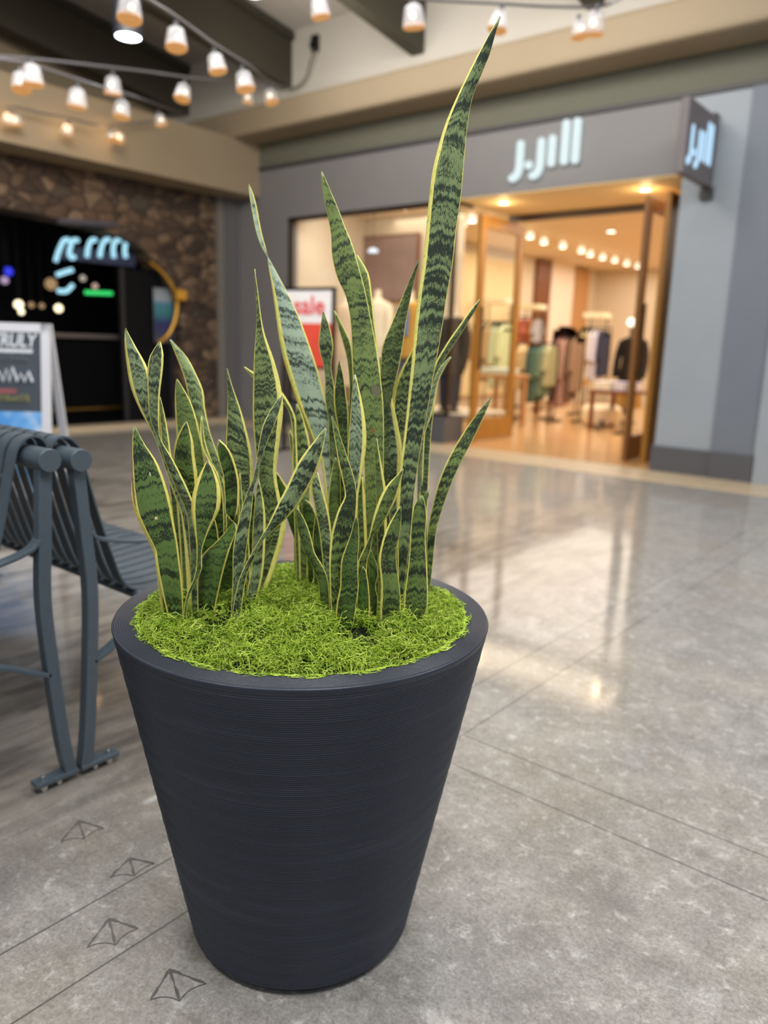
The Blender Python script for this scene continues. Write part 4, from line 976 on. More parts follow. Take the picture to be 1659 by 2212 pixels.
# a few denser, looser strands at the rim
x = rr * np.cos(aa); y = rr * np.sin(aa)
keep = np.ones(S_, bool)
for (hx, hy), hr in holes: keep &= (np.hypot(x - hx, y - hy) > hr * (.75 + .35 * rs.rand(S_)))
x, y = x[keep], y[keep]; n = len(x)
z = mossz(x, y) + rs.uniform(-.006, .008, n)
hd = rs.rand(n) * 2 * np.pi; pit = rs.uniform(-.25, .45, n); kap = rs.normal(0, 115, n); kp = rs.normal(-18, 26, n)
step = rs.uniform(.0034, .0066, n); rad = rs.uniform(.00052, .00095, n)
P = np.zeros((n, K_, 3)); P[:, 0] = np.stack([x, y, z], 1)
for k in range(1, K_):
    hd = hd + kap * step + rs.normal(0, .25, n); pit = np.clip(pit + kp * step + rs.normal(0, .18, n), -1.1, 1.2)
    d = np.stack([np.cos(hd) * np.cos(pit), np.sin(hd) * np.cos(pit), np.sin(pit)], 1)
    P[:, k] = P[:, k - 1] + d * step[:, None]
    r_ = np.hypot(P[:, k, 0], P[:, k, 1]); lim = np.where(rs.rand(n) < .06, .350, .324 + .006 * np.sin(np.arctan2(y, x) * 23))
    s_ = np.minimum(1, lim / np.maximum(r_, 1e-6)); P[:, k, 0] *= s_; P[:, k, 1] *= s_
    floor_ = np.where(np.hypot(P[:, k, 0], P[:, k, 1]) > .313, PH + .0015, mossz(P[:, k, 0], P[:, k, 1]) - .010)
    P[:, k, 2] = np.maximum(P[:, k, 2], floor_); P[:, k, 2] = np.minimum(P[:, k, 2], np.maximum(mossz(P[:, k, 0], P[:, k, 1]) + .022, floor_))
T = np.gradient(P, axis=1); T /= np.linalg.norm(T, axis=2, keepdims=True) + 1e-9
up = np.zeros_like(T); up[..., 2] = 1; A = np.cross(T, up); A /= np.linalg.norm(A, axis=2, keepdims=True) + 1e-9; Bn = np.cross(A, T)
tap = np.linspace(1, .55, K_)[None, :, None]
V = []
for j in range(3):
    a = 2 * np.pi * j / 3; V.append(P + (math.cos(a) * A + math.sin(a) * Bn) * rad[:, None, None] * tap)
V = np.stack(V, 2).reshape(-1, 3) + np.array([PX, PY, 0])
idx = np.arange(n * K_ * 3).reshape(n, K_, 3); F = []
for j in range(3):
    j2 = (j + 1) % 3; F.append(np.stack([idx[:, :-1, j], idx[:, :-1, j2], idx[:, 1:, j2], idx[:, 1:, j]], -1).reshape(-1, 4))
F = np.concatenate(F); nb = len(base_v)
me2 = bpy.data.meshes.new('moss_carpet'); me2.from_pydata(np.concatenate([base_v, V]).tolist(), [], base_f + [tuple(f) for f in (F + nb).tolist()])
tint = np.concatenate([np.full(nb, .0), np.repeat(np.clip(rs.normal(.55, .22, n) + (P[:, 0, 2] - mossz(P[:, 0, 0], P[:, 0, 1])) * 14, 0.05, 1), K_ * 3)])  # under-mat darkest, lower strands darker: gap shade put into the tint
at = me2.attributes.new('tint', 'FLOAT', 'POINT'); at.data.foreach_set('value', tint.astype(np.float32))
for p in me2.polygons: p.use_smooth = True
bpy.data.meshes.remove(me)
mo = link('moss', me2, MOSS); tag(mo, 'bright green curly moss carpeting the top of the planter', 'moss', kind='stuff')

# ------------------------------------------------------------------ snake plants
LEAVES=[
('L',0.35,0,0,0.24,0.1,0,0.12,0,2.2,0,165,[(-1.2016,0.8754,0.6542,-1.1905,0.8803,0.6539),(-1.2016,0.8754,0.6842,-1.1905,0.8803,0.6839),(-1.212,0.8722,0.8675,-1.1972,0.8787,0.869),(-1.2243,0.8637,0.9167,-1.2085,0.8705,0.921),(-1.2345,0.8553,0.9569,-1.2241,0.8598,0.9606),(-1.2453,0.8468,1.0051,-1.2399,0.8492,1.0111),(-1.2593,0.8374,1.0425,-1.2488,0.842,1.053),(-1.275,0.8281,1.0768,-1.2504,0.8387,1.0837),(-1.2884,0.8209,1.115,-1.2496,0.8375,1.1169),(-1.2938,0.8176,1.1561,-1.2545,0.8343,1.1495),(-1.2931,0.8153,1.1941,-1.2734,0.8236,1.188),(-1.2891,0.8154,1.2189,-1.2891,0.8154,1.2189)]),
('L',0.2,0,0,0.13,0.1,0.05,0.12,0,0,0,165,[(-1.1753,0.8647,0.654,-1.1628,0.8694,0.6541),(-1.1753,0.8647,0.684,-1.1628,0.8694,0.6841),(-1.1826,0.863,0.8796,-1.1651,0.8695,0.8815),(-1.1997,0.8517,0.9332,-1.1739,0.8612,0.9271),(-1.2142,0.8387,0.9837,-1.1974,0.8449,0.9851),(-1.2197,0.8317,1.02,-1.2166,0.8329,1.023),(-1.2333,0.8243,1.058,-1.2162,0.8307,1.0591),(-1.2369,0.8237,1.1043,-1.2132,0.8324,1.1055),(-1.2376,0.8251,1.1475,-1.2083,0.8358,1.146),(-1.2331,0.8283,1.1717,-1.2076,0.8376,1.1753),(-1.2165,0.8369,1.1967,-1.2147,0.8375,1.1968)]),
('L',0.1,0,0,0.3,0.16,0,0.12,0,0,0,165,[(-1.2181,0.8966,0.6546,-1.2076,0.9034,0.6535),(-1.2181,0.8966,0.6846,-1.2076,0.9034,0.6835),(-1.2256,0.8925,0.8622,-1.2101,0.9024,0.8693),(-1.2388,0.8825,0.9123,-1.2185,0.8956,0.9106),(-1.2536,0.8705,0.9617,-1.2362,0.8817,0.9481),(-1.2607,0.8651,1.0049,-1.2437,0.8759,0.9769),(-1.2621,0.864,1.0451,-1.2487,0.8725,1.0229),(-1.2627,0.8633,1.0792,-1.255,0.8682,1.0682),(-1.2612,0.8641,1.0947,-1.2602,0.8648,1.0948)]),
('L',0,0.75,0,0.09,0.085,-0.03,0.12,1,0,0,120,[(-1.1641,0.8039,0.6569,-1.1542,0.8284,0.6512),(-1.1641,0.8039,0.6869,-1.1542,0.8284,0.6812),(-1.1709,0.793,0.7561,-1.1565,0.8292,0.7483),(-1.1752,0.787,0.8051,-1.1594,0.827,0.7976),(-1.1769,0.7852,0.8278,-1.1613,0.8245,0.835),(-1.1861,0.7737,0.8603,-1.167,0.8224,0.8712),(-1.1952,0.7627,0.8979,-1.1733,0.8191,0.9129),(-1.1994,0.7596,0.9414,-1.1795,0.8119,0.9517),(-1.2014,0.761,0.9815,-1.1861,0.8018,0.9862),(-1.2038,0.7657,1.021,-1.1968,0.7848,1.0189),(-1.2047,0.7706,1.0506,-1.2044,0.7716,1.0505)]),
('L',0,0.7,0,0.3,0.05,0,0.12,0,0,0,165,[(-1.1896,0.8068,0.656,-1.1844,0.8197,0.6521),(-1.1896,0.8068,0.686,-1.1844,0.8197,0.6821),(-1.193,0.7993,0.7817,-1.1849,0.8198,0.7792),(-1.1931,0.7951,0.8165,-1.1813,0.8251,0.8196),(-1.2022,0.7833,0.8545,-1.1867,0.8234,0.8534),(-1.2127,0.7717,0.8938,-1.1952,0.8176,0.8928),(-1.2176,0.7694,0.9239,-1.203,0.808,0.9267),(-1.2255,0.7754,0.9469,-1.2252,0.7764,0.9469)]),
('L',0,0.35,0,0.1,0.05,-0.06,0.12,0,0,0,165,[(-1.2986,0.9414,0.6526,-1.265,0.9545,0.6554),(-1.2986,0.9414,0.6826,-1.265,0.9545,0.6854),(-1.3056,0.9372,0.8896,-1.2466,0.9597,0.8798),(-1.3076,0.9341,0.9827,-1.2477,0.9566,0.957),(-1.3057,0.9316,1.0437,-1.2579,0.9495,1.0348),(-1.3035,0.9295,1.0857,-1.2688,0.9425,1.0788),(-1.2998,0.9286,1.1096,-1.2806,0.9358,1.1032),(-1.295,0.9281,1.126,-1.294,0.9285,1.126)]),
('L',0.15,0,0,0.07,0.12,0,0.12,0,0,0,165,[(-1.2546,1.0095,0.6554,-1.2475,1.02,0.6526),(-1.2546,1.0095,0.6854,-1.2475,1.02,0.6826),(-1.2577,1.0066,0.8558,-1.249,1.0196,0.8714),(-1.2667,0.9991,0.9128,-1.2573,1.0132,0.9251),(-1.2801,0.9879,0.9875,-1.2702,1.003,0.978),(-1.2933,0.9764,1.0348,-1.2811,0.995,1.0178),(-1.3057,0.9647,1.0845,-1.2894,0.9899,1.0665),(-1.3115,0.959,1.1233,-1.2925,0.9885,1.0998),(-1.3197,0.9532,1.1528,-1.3033,0.9789,1.1355),(-1.3284,0.9476,1.179,-1.316,0.9671,1.1678),(-1.3382,0.9439,1.2008,-1.3373,0.9454,1.2008)]),
('L',0,0.65,0,0.13,0.12,-0.03,0.12,0,0,0,165,[(-1.2515,0.8995,0.6536,-1.2279,0.9113,0.6544),(-1.2515,0.8995,0.6836,-1.2279,0.9113,0.6844),(-1.2581,0.893,0.9172,-1.2164,0.9137,0.9206),(-1.2623,0.8897,0.9617,-1.2161,0.9124,0.9504),(-1.26,0.8902,0.9855,-1.2193,0.9102,0.9796),(-1.2529,0.894,1.0152,-1.2217,0.9093,1.0114),(-1.2428,0.8993,1.0347,-1.2273,0.9069,1.0313),(-1.2341,0.9037,1.0488,-1.233,0.9043,1.0488)]),
('L',0,0,0,0.28,0.28,0,0.12,0,0,0,165,[(-1.2098,0.9673,0.6553,-1.2073,0.972,0.6527),(-1.2098,0.9673,0.6853,-1.2073,0.972,0.6827),(-1.2104,0.969,0.8841,-1.207,0.9757,0.8837),(-1.2187,0.9615,0.9419,-1.2126,0.9734,0.9277),(-1.2322,0.9505,0.9715,-1.2257,0.9635,0.9529),(-1.2413,0.9434,0.9951,-1.2349,0.9564,0.9797),(-1.2441,0.9432,1.0216,-1.2406,0.9504,1.0095),(-1.2438,0.9459,1.0563,-1.2433,0.9469,1.0563)]),
('L',0,0.7,0,0.17,0.13,-0.02,0.12,0,0,0,165,[(-1.1486,0.8237,0.6548,-1.1444,0.8266,0.6533),(-1.1486,0.8237,0.6848,-1.1444,0.8266,0.6833),(-1.1433,0.8286,0.734,-1.1386,0.8318,0.7373),(-1.1302,0.8402,0.7808,-1.1207,0.8467,0.7901),(-1.1272,0.843,0.8267,-1.1201,0.8478,0.8272),(-1.131,0.8413,0.8603,-1.1091,0.8562,0.8646),(-1.136,0.8391,0.8991,-1.0932,0.8682,0.9046),(-1.1336,0.8414,0.9325,-1.0915,0.87,0.935),(-1.1255,0.8475,0.9604,-1.0957,0.8677,0.9567),(-1.118,0.8528,0.9786,-1.1025,0.8633,0.9754),(-1.1115,0.8573,0.9917,-1.1106,0.8579,0.9918)]),
('L',0,0.85,0,0.1,0.05,0,0.12,0,0,0,165,[(-1.1792,0.8764,0.652,-1.1411,0.8901,0.6562),(-1.1792,0.8764,0.682,-1.1411,0.8901,0.6862),(-1.1791,0.8815,0.7496,-1.1302,0.8989,0.7566),(-1.1748,0.8881,0.7943,-1.1199,0.9075,0.8045),(-1.15,0.905,0.8257,-1.115,0.9173,0.836),(-1.1313,0.9175,0.8521,-1.1127,0.924,0.8616),(-1.1129,0.924,0.8834,-1.1343,0.9166,0.8796),(-1.1093,0.9265,0.9197,-1.1381,0.9166,0.911),(-1.1111,0.9261,0.9538,-1.1409,0.9159,0.951),(-1.12,0.9208,0.99,-1.1468,0.9116,0.9821),(-1.1301,0.9151,1.0104,-1.1495,0.9085,1.0047),(-1.1436,0.909,1.0221,-1.1443,0.9088,1.022)]),
('L',0.12,0,0,0.05,0.11,0.06,0.12,0,0,0,165,[(-1.2091,1.0085,0.6538,-1.1861,1.0214,0.6542),(-1.2091,1.0085,0.6838,-1.1861,1.0214,0.6842),(-1.2239,1.0028,0.8617,-1.1899,1.0217,0.8486),(-1.2316,1.0004,0.9392,-1.1852,1.0262,0.927),(-1.2344,1,0.9944,-1.1863,1.0266,0.976),(-1.2325,1.0015,1.0462,-1.1956,1.0219,1.0211),(-1.2311,1.0022,1.0942,-1.209,1.0143,1.0715),(-1.2314,1.0013,1.1269,-1.2221,1.0064,1.1125),(-1.2317,1.0008,1.1489,-1.2309,1.0012,1.149)]),
('L',0.05,0,0,0.06,0.15,0.03,0.06,0,0,1.3,130,[(-1.1651,1.0033,0.6533,-1.1414,1.0129,0.6547),(-1.1651,1.0033,0.6833,-1.1414,1.0129,0.6847),(-1.1522,1.0145,0.7458,-1.1209,1.0271,0.7531),(-1.1487,1.0197,0.8089,-1.1008,1.0387,0.8454),(-1.148,1.0173,0.8871,-1.1095,1.0324,0.897),(-1.153,1.0119,0.948,-1.1162,1.0263,0.9512),(-1.1584,1.0091,1.0076,-1.1097,1.0281,1.0053),(-1.1618,1.0078,1.0664,-1.1017,1.031,1.0729),(-1.1606,1.007,1.1159,-1.1058,1.028,1.1186),(-1.1563,1.0062,1.1677,-1.1174,1.0211,1.1691),(-1.15,1.0058,1.2157,-1.133,1.0123,1.2161),(-1.1473,1.0055,1.2518,-1.1393,1.0085,1.2492),(-1.1478,1.0038,1.2874,-1.143,1.0056,1.2874),(-1.1486,1.0021,1.3172,-1.1465,1.0028,1.3172),(-1.1486,1.0014,1.3346,-1.148,1.0016,1.3346)]),
('L',0.3,0,0,0.06,0.07,0.05,0.12,0,0,0,165,[(-1.1121,0.9068,0.6555,-1.104,0.9185,0.6527),(-1.1121,0.9068,0.6855,-1.104,0.9185,0.6827),(-1.1077,0.9088,0.7623,-1.096,0.9256,0.7761),(-1.1055,0.9092,0.8216,-1.0907,0.9307,0.8352),(-1.097,0.9165,0.8799,-1.0844,0.9348,0.8879),(-1.0868,0.9263,0.9258,-1.0798,0.9366,0.9369),(-1.0775,0.9348,0.9572,-1.0736,0.9404,0.9571),(-1.0731,0.9382,0.9854,-1.0692,0.9439,0.9854),(-1.0675,0.9408,1.0246,-1.0583,0.9544,1.0301),(-1.0604,0.9454,1.0593,-1.0481,0.9635,1.0634),(-1.0485,0.9564,1.0896,-1.0409,0.9677,1.091),(-1.0378,0.9674,1.1083,-1.037,0.9685,1.1083)]),
('L',0.3,0,0,0.1,0.13,0.04,0.12,0,0,0,165,[(-1.1043,0.9021,0.6549,-1.0919,0.9138,0.6532),(-1.1043,0.9021,0.6849,-1.0919,0.9138,0.6832),(-1.0856,0.9057,0.7649,-1.0754,0.9153,0.7739),(-1.0636,0.9165,0.8168,-1.0566,0.9231,0.8198),(-1.0456,0.9263,0.8529,-1.0416,0.9301,0.8501),(-1.0346,0.9312,0.8739,-1.0207,0.9444,0.8742),(-1.0185,0.9385,0.912,-0.9958,0.96,0.9055),(-1.0007,0.9475,0.9508,-0.9772,0.9698,0.9376),(-0.9804,0.9572,0.9973,-0.9574,0.979,0.9803),(-0.9594,0.9695,1.0308,-0.9468,0.9815,1.0178),(-0.9404,0.9805,1.0584,-0.9392,0.9816,1.0579)]),
('L',0,0,0,0.2,0.3,0,0.12,0,0,0,165,[(-1.1743,1.1405,0.6547,-1.1658,1.146,0.6532),(-1.1743,1.1405,0.6847,-1.1658,1.146,0.6832),(-1.1843,1.1364,0.9473,-1.1747,1.1426,0.9478),(-1.1851,1.1365,1.0114,-1.1788,1.1405,1.0181),(-1.192,1.1319,1.0618,-1.1811,1.1389,1.0529),(-1.2094,1.118,1.0862,-1.2013,1.1232,1.099),(-1.2363,1.0961,1.1193,-1.2323,1.0988,1.135),(-1.2521,1.0832,1.1305,-1.2502,1.0845,1.1404),(-1.2645,1.0733,1.1506,-1.2634,1.074,1.1507)]),
('R',0.1,0,0,0.06,0.09,0,0.12,0,0,0,165,[(-1.1844,1.1549,0.6535,-1.1635,1.1623,0.6544),(-1.1844,1.1549,0.6835,-1.1635,1.1623,0.6844),(-1.1975,1.1514,0.9311,-1.1565,1.1654,0.9217),(-1.1962,1.1518,0.9835,-1.1606,1.1639,0.9927),(-1.193,1.1515,1.029,-1.1717,1.1586,1.0368),(-1.1905,1.1514,1.0579,-1.179,1.1552,1.0586),(-1.1889,1.1506,1.077,-1.1869,1.1512,1.0772)]),
('R',0,0,0,0.25,0.2,0,0.12,0,0,0,165,[(-1.2076,1.1656,0.6547,-1.202,1.1683,0.6532),(-1.2076,1.1656,0.6847,-1.202,1.1683,0.6832),(-1.2072,1.1608,0.9256,-1.2016,1.1634,0.926),(-1.2121,1.1559,0.9847,-1.2042,1.1596,0.982),(-1.2139,1.1538,1.0108,-1.2066,1.1572,1.0048),(-1.2124,1.1538,1.019,-1.2109,1.1545,1.0191)]),
('L',0,0.95,0,0.02,0.2,0,0.12,0,0,0,165,[(-1.1852,1.1687,0.6546,-1.1731,1.1774,0.6532),(-1.1852,1.1687,0.6846,-1.1731,1.1774,0.6832),(-1.1936,1.1631,0.7549,-1.18,1.1729,0.7557),(-1.2102,1.1509,0.8156,-1.1911,1.1646,0.8167),(-1.2264,1.1388,0.8755,-1.2075,1.1523,0.8832),(-1.2321,1.1343,0.9086,-1.2208,1.1424,0.9092),(-1.2336,1.1329,0.9285,-1.2325,1.1337,0.9285)]),
('L',0,0,0,0.2,0.2,0,0.12,0,0,0,165,[(-1.1413,0.9555,0.655,-1.1359,0.9605,0.6531),(-1.1413,0.9555,0.685,-1.1359,0.9605,0.6831),(-1.1418,0.954,0.8818,-1.1365,0.959,0.8819),(-1.1419,0.9538,0.9173,-1.1378,0.9577,0.9174),(-1.1408,0.9547,0.9555,-1.1395,0.9559,0.9556)]),
('L',0.25,0,0,0.1,0.16,0,0.12,0,0,0,165,[(-1.1395,0.9616,0.6539,-1.1183,0.9738,0.6542),(-1.1395,0.9616,0.6839,-1.1183,0.9738,0.6842),(-1.1277,0.9715,0.7599,-1.1062,0.9838,0.762),(-1.1255,0.9738,0.8364,-1.1028,0.9867,0.8534),(-1.1215,0.9764,0.8967,-1.1056,0.9854,0.8979),(-1.1159,0.9794,0.9444,-1.1141,0.9804,0.9445)]),
('L',0,0.8,0,0.05,0.1,0,0.12,0,0,0,165,[(-1.2894,0.9123,0.6555,-1.2658,0.9398,0.6525),(-1.2894,0.9123,0.6855,-1.2658,0.9398,0.6825),(-1.2934,0.9112,0.8011,-1.2663,0.943,0.8005),(-1.2981,0.9097,0.8788,-1.2732,0.939,0.8786),(-1.3031,0.9093,0.9243,-1.2927,0.9217,0.9274),(-1.303,0.9116,0.9425,-1.3023,0.9125,0.9425)]),
('L',0,0.9,0,0.05,0.05,0,0.12,0,0,0,165,[(-1.202,0.9438,0.6548,-1.1777,0.9664,0.6532),(-1.202,0.9438,0.6848,-1.1777,0.9664,0.6832),(-1.1939,0.9499,0.7504,-1.1721,0.9703,0.7508),(-1.1833,0.9579,0.8441,-1.1661,0.974,0.8445),(-1.1762,0.9639,0.89,-1.1697,0.9699,0.8902),(-1.1726,0.9669,0.9113,-1.172,0.9675,0.9113)]),
('L',0,0.95,0,0.04,0.05,0.05,0.12,0,0,0,165,[(-1.235,0.9149,0.6568,-1.2115,0.9532,0.6512),(-1.235,0.9149,0.6868,-1.2115,0.9532,0.6812),(-1.2364,0.9126,0.7741,-1.2086,0.9582,0.7709),(-1.2308,0.9209,0.8418,-1.211,0.9536,0.84),(-1.2228,0.9341,0.8839,-1.2183,0.9416,0.8836),(-1.2203,0.938,0.902,-1.2199,0.9388,0.902)]),
('L',0,0.95,0,0.04,0.05,0.05,0.12,0,0,0,165,[(-1.1971,0.9864,0.6537,-1.1729,1,0.6543),(-1.1971,0.9864,0.6837,-1.1729,1,0.6843),(-1.2004,0.9851,0.7417,-1.1744,0.9997,0.7442),(-1.1948,0.9898,0.7993,-1.1779,0.9992,0.8008),(-1.1862,0.9955,0.8376,-1.1851,0.9961,0.8377)]),
('L',0,0.9,0,0.04,0.05,0,0.12,0,0,0,165,[(-1.3311,0.9269,0.6505,-1.2647,0.9544,0.6575),(-1.3311,0.9269,0.6805,-1.2647,0.9544,0.6875),(-1.3361,0.9302,0.7898,-1.2539,0.9638,0.7992),(-1.336,0.9303,0.8543,-1.2656,0.9589,0.8614),(-1.3236,0.9361,0.9092,-1.2844,0.952,0.9158),(-1.3068,0.9432,0.9388,-1.3048,0.9439,0.9389)]),
('L',0,0.9,0,0.04,0.05,0.03,0.12,0,0,0,165,[(-1.2943,0.973,0.6566,-1.2443,1.0379,0.6513),(-1.2943,0.973,0.6866,-1.2443,1.0379,0.6813),(-1.2909,0.9759,0.7575,-1.2414,1.0403,0.755),(-1.2858,0.9815,0.8388,-1.2426,1.0381,0.8374),(-1.2737,0.9966,0.8963,-1.2513,1.0259,0.9022),(-1.2634,1.0103,0.9278,-1.2624,1.0116,0.9278)]),
('L',0,0.85,0,0.05,0.05,0.03,0.12,0,0,0,165,[(-1.2203,1.0057,0.6539,-1.1733,1.0433,0.6541),(-1.2203,1.0057,0.6839,-1.1733,1.0433,0.6841),(-1.2192,1.0055,0.7498,-1.1751,1.0409,0.7518),(-1.2106,1.0112,0.8309,-1.1743,1.0404,0.8325),(-1.1977,1.0207,0.8853,-1.1833,1.0323,0.8891),(-1.1902,1.0264,0.9107,-1.1892,1.0271,0.9108)]),
('R',0,0.95,0,0.03,0.04,0.05,0.12,0,0,0,165,[(-0.9615,1.0933,0.6554,-0.9335,1.1239,0.6527),(-0.9615,1.0933,0.6854,-0.9335,1.1239,0.6827),(-0.9603,1.0939,0.7105,-0.9325,1.1243,0.7099),(-0.9582,1.095,0.7687,-0.9356,1.1197,0.7684),(-0.9495,1.1032,0.807,-0.9421,1.1114,0.8069),(-0.9466,1.1062,0.8222,-0.9461,1.1068,0.8221)]),
('R',0,0.9,0,0.04,0.06,0.03,0.12,0,0,0,165,[(-1.0339,1.1541,0.6547,-1.0012,1.1844,0.6532),(-1.0339,1.1541,0.6847,-1.0012,1.1844,0.6832),(-1.0398,1.1518,0.8052,-1.0052,1.184,0.806),(-1.0374,1.1564,0.891,-1.0117,1.1803,0.8917),(-1.0296,1.1653,0.9585,-1.0223,1.1721,0.9588),(-1.0274,1.168,0.9819,-1.0265,1.1689,0.982)]),
('R',0,0.85,0,0.05,0.05,0.03,0.12,0,0,0,165,[(-1.0649,1.0861,0.6535,-1.0337,1.1043,0.6546),(-1.0649,1.0861,0.6835,-1.0337,1.1043,0.6846),(-1.0707,1.0851,0.8112,-1.04,1.103,0.8137),(-1.0664,1.089,0.8688,-1.0475,1.1,0.8702),(-1.0594,1.0938,0.9059,-1.0577,1.0948,0.9061)]),
('R',1,0,0,0.16,0.06,-0.03,0.12,0,0,0,90,[(-1.1144,1.2,0.6549,-1.0963,1.2175,0.653),(-1.1144,1.2,0.6849,-1.0963,1.2175,0.683),(-1.1359,1.1927,0.8533,-1.1131,1.2148,0.8538),(-1.1502,1.1875,0.9558,-1.1238,1.213,0.96),(-1.1668,1.1762,1.0007,-1.1331,1.2089,1.0052),(-1.1847,1.164,1.052,-1.1425,1.205,1.05),(-1.1999,1.1542,1.0995,-1.1542,1.1987,1.0943),(-1.2182,1.1428,1.1633,-1.1691,1.1906,1.1517),(-1.2283,1.138,1.2099,-1.1844,1.1809,1.2018),(-1.2374,1.1348,1.2694,-1.2023,1.1691,1.2546),(-1.2448,1.1323,1.3152,-1.2195,1.1571,1.2969),(-1.2505,1.1307,1.3445,-1.2374,1.1436,1.3355),(-1.2539,1.1301,1.3624,-1.2496,1.1343,1.3626),(-1.255,1.1303,1.3737,-1.2555,1.1298,1.3737),(-1.2598,1.1278,1.393,-1.2641,1.1236,1.3895),(-1.2659,1.1244,1.4153,-1.2723,1.1181,1.4117),(-1.2707,1.1221,1.4376,-1.2782,1.1147,1.4371),(-1.2764,1.1193,1.4689,-1.284,1.1119,1.4685),(-1.2835,1.1152,1.4975,-1.2886,1.1101,1.4971),(-1.2919,1.1092,1.5192,-1.2914,1.1096,1.5192)]),
('R',0.12,0,0.7,0.035,0.035,-0.02,0.05,2,0,0,115,[(-0.9853,1.1623,0.6542,-0.9585,1.1825,0.6538),(-0.9853,1.1623,0.6842,-0.9585,1.1825,0.6838),(-0.9928,1.1578,0.8312,-0.9658,1.1782,0.8326),(-0.9968,1.1557,0.9262,-0.9672,1.1781,0.9277),(-1.0021,1.1526,1.019,-0.9692,1.1774,1.0205),(-1.0123,1.1452,1.0823,-0.9716,1.1759,1.084),(-1.02,1.1397,1.1358,-0.9775,1.1717,1.142),(-1.0234,1.1374,1.1975,-0.9863,1.1654,1.2033),(-1.0266,1.1352,1.2495,-0.9953,1.1588,1.2507),(-1.0344,1.1293,1.2922,-1.0049,1.1515,1.3017),(-1.0482,1.1186,1.3273,-1.0162,1.1426,1.3503),(-1.0565,1.1123,1.3673,-1.0267,1.1346,1.3891),(-1.0583,1.1108,1.4047,-1.0376,1.1264,1.4177),(-1.0651,1.1056,1.4455,-1.047,1.1192,1.4461),(-1.0716,1.1004,1.4819,-1.0605,1.1087,1.4822),(-1.074,1.0985,1.514,-1.0726,1.0996,1.514)]),
('R',0,0,0.6,0.1,0.15,0,0.12,0,0,0,165,[(-0.9974,1.1836,0.6564,-0.9818,1.2108,0.6516),(-0.9974,1.1836,0.6864,-0.9818,1.2108,0.6816),(-1.0098,1.1804,0.9692,-0.9932,1.2104,0.9683),(-1.0202,1.182,1.1895,-1.0116,1.1982,1.2034),(-1.0288,1.1755,1.2514,-1.0183,1.1953,1.2523),(-1.0361,1.1698,1.2949,-1.0239,1.1929,1.2963),(-1.043,1.1653,1.3337,-1.031,1.1883,1.3397),(-1.0516,1.1629,1.3708,-1.0463,1.1731,1.3716)]),
('R',0.25,0,0.35,0.12,0.03,0.06,0.1,3,0,0,85,[(-0.9058,1.1653,0.655,-0.9019,1.1695,0.653),(-0.9058,1.1653,0.685,-0.9019,1.1695,0.683),(-0.9075,1.1603,0.7611,-0.8974,1.1712,0.7609),(-0.9091,1.1554,0.8325,-0.8922,1.1738,0.8287),(-0.9085,1.1524,0.8978,-0.888,1.1749,0.9107),(-0.9057,1.1522,0.9654,-0.8838,1.1762,0.9657),(-0.9013,1.1533,1.0227,-0.8778,1.1791,1.0232),(-0.8962,1.1545,1.0843,-0.8696,1.1838,1.0911),(-0.8918,1.1549,1.1454,-0.8616,1.1883,1.161),(-0.8871,1.1554,1.2194,-0.8531,1.1931,1.2294),(-0.8821,1.1566,1.2916,-0.8465,1.1961,1.2938),(-0.8758,1.1593,1.3543,-0.8398,1.1992,1.3504),(-0.872,1.1599,1.4108,-0.8355,1.2006,1.4137),(-0.8689,1.1605,1.4579,-0.8313,1.2023,1.4557),(-0.8653,1.1619,1.502,-0.829,1.2024,1.4969),(-0.8582,1.1669,1.5427,-0.827,1.2018,1.5323),(-0.8492,1.1733,1.5807,-0.8236,1.202,1.5834),(-0.8363,1.1832,1.6207,-0.8175,1.2044,1.6257),(-0.8225,1.1932,1.6578,-0.8055,1.2124,1.6649),(-0.8102,1.2027,1.6889,-0.7968,1.2178,1.6906),(-0.7984,1.2117,1.7154,-0.7893,1.2222,1.7265),(-0.7843,1.2235,1.7476,-0.7832,1.2247,1.7471)]),
('R',0,0,0.25,0.05,0.05,0.04,0.12,0,0,0,165,[(-1.0092,1.1975,0.6555,-0.9831,1.2276,0.6525),(-1.0092,1.1975,0.6855,-0.9831,1.2276,0.6825),(-1.0015,1.1982,0.9685,-0.9797,1.2238,0.9687),(-0.9995,1.198,1.0812,-0.9829,1.2177,1.1001),(-0.9985,1.1958,1.1633,-0.9744,1.2243,1.1643),(-0.9959,1.1965,1.2011,-0.9691,1.2283,1.2095),(-0.9869,1.2041,1.2325,-0.9657,1.2293,1.2452),(-0.974,1.2147,1.2752,-0.9591,1.2326,1.2936),(-0.9627,1.2242,1.3148,-0.9531,1.2357,1.3327),(-0.9459,1.2386,1.367,-0.9446,1.24,1.3654)]),
('R',0,0,0.2,0.12,0.05,0.02,0.12,0,0,0,165,[(-0.9853,1.2458,0.6571,-0.9647,1.2846,0.6508),(-0.9853,1.2458,0.6871,-0.9647,1.2846,0.6808),(-0.9964,1.2386,0.9653,-0.9726,1.285,0.9637),(-1.0002,1.2357,1.0797,-0.9741,1.2873,1.0796),(-0.9985,1.2391,1.1171,-0.9749,1.2858,1.1175),(-0.9896,1.25,1.1546,-0.9713,1.2864,1.1552),(-0.9794,1.264,1.1873,-0.9701,1.2826,1.1878),(-0.9738,1.2736,1.2105,-0.9724,1.2764,1.2106)]),
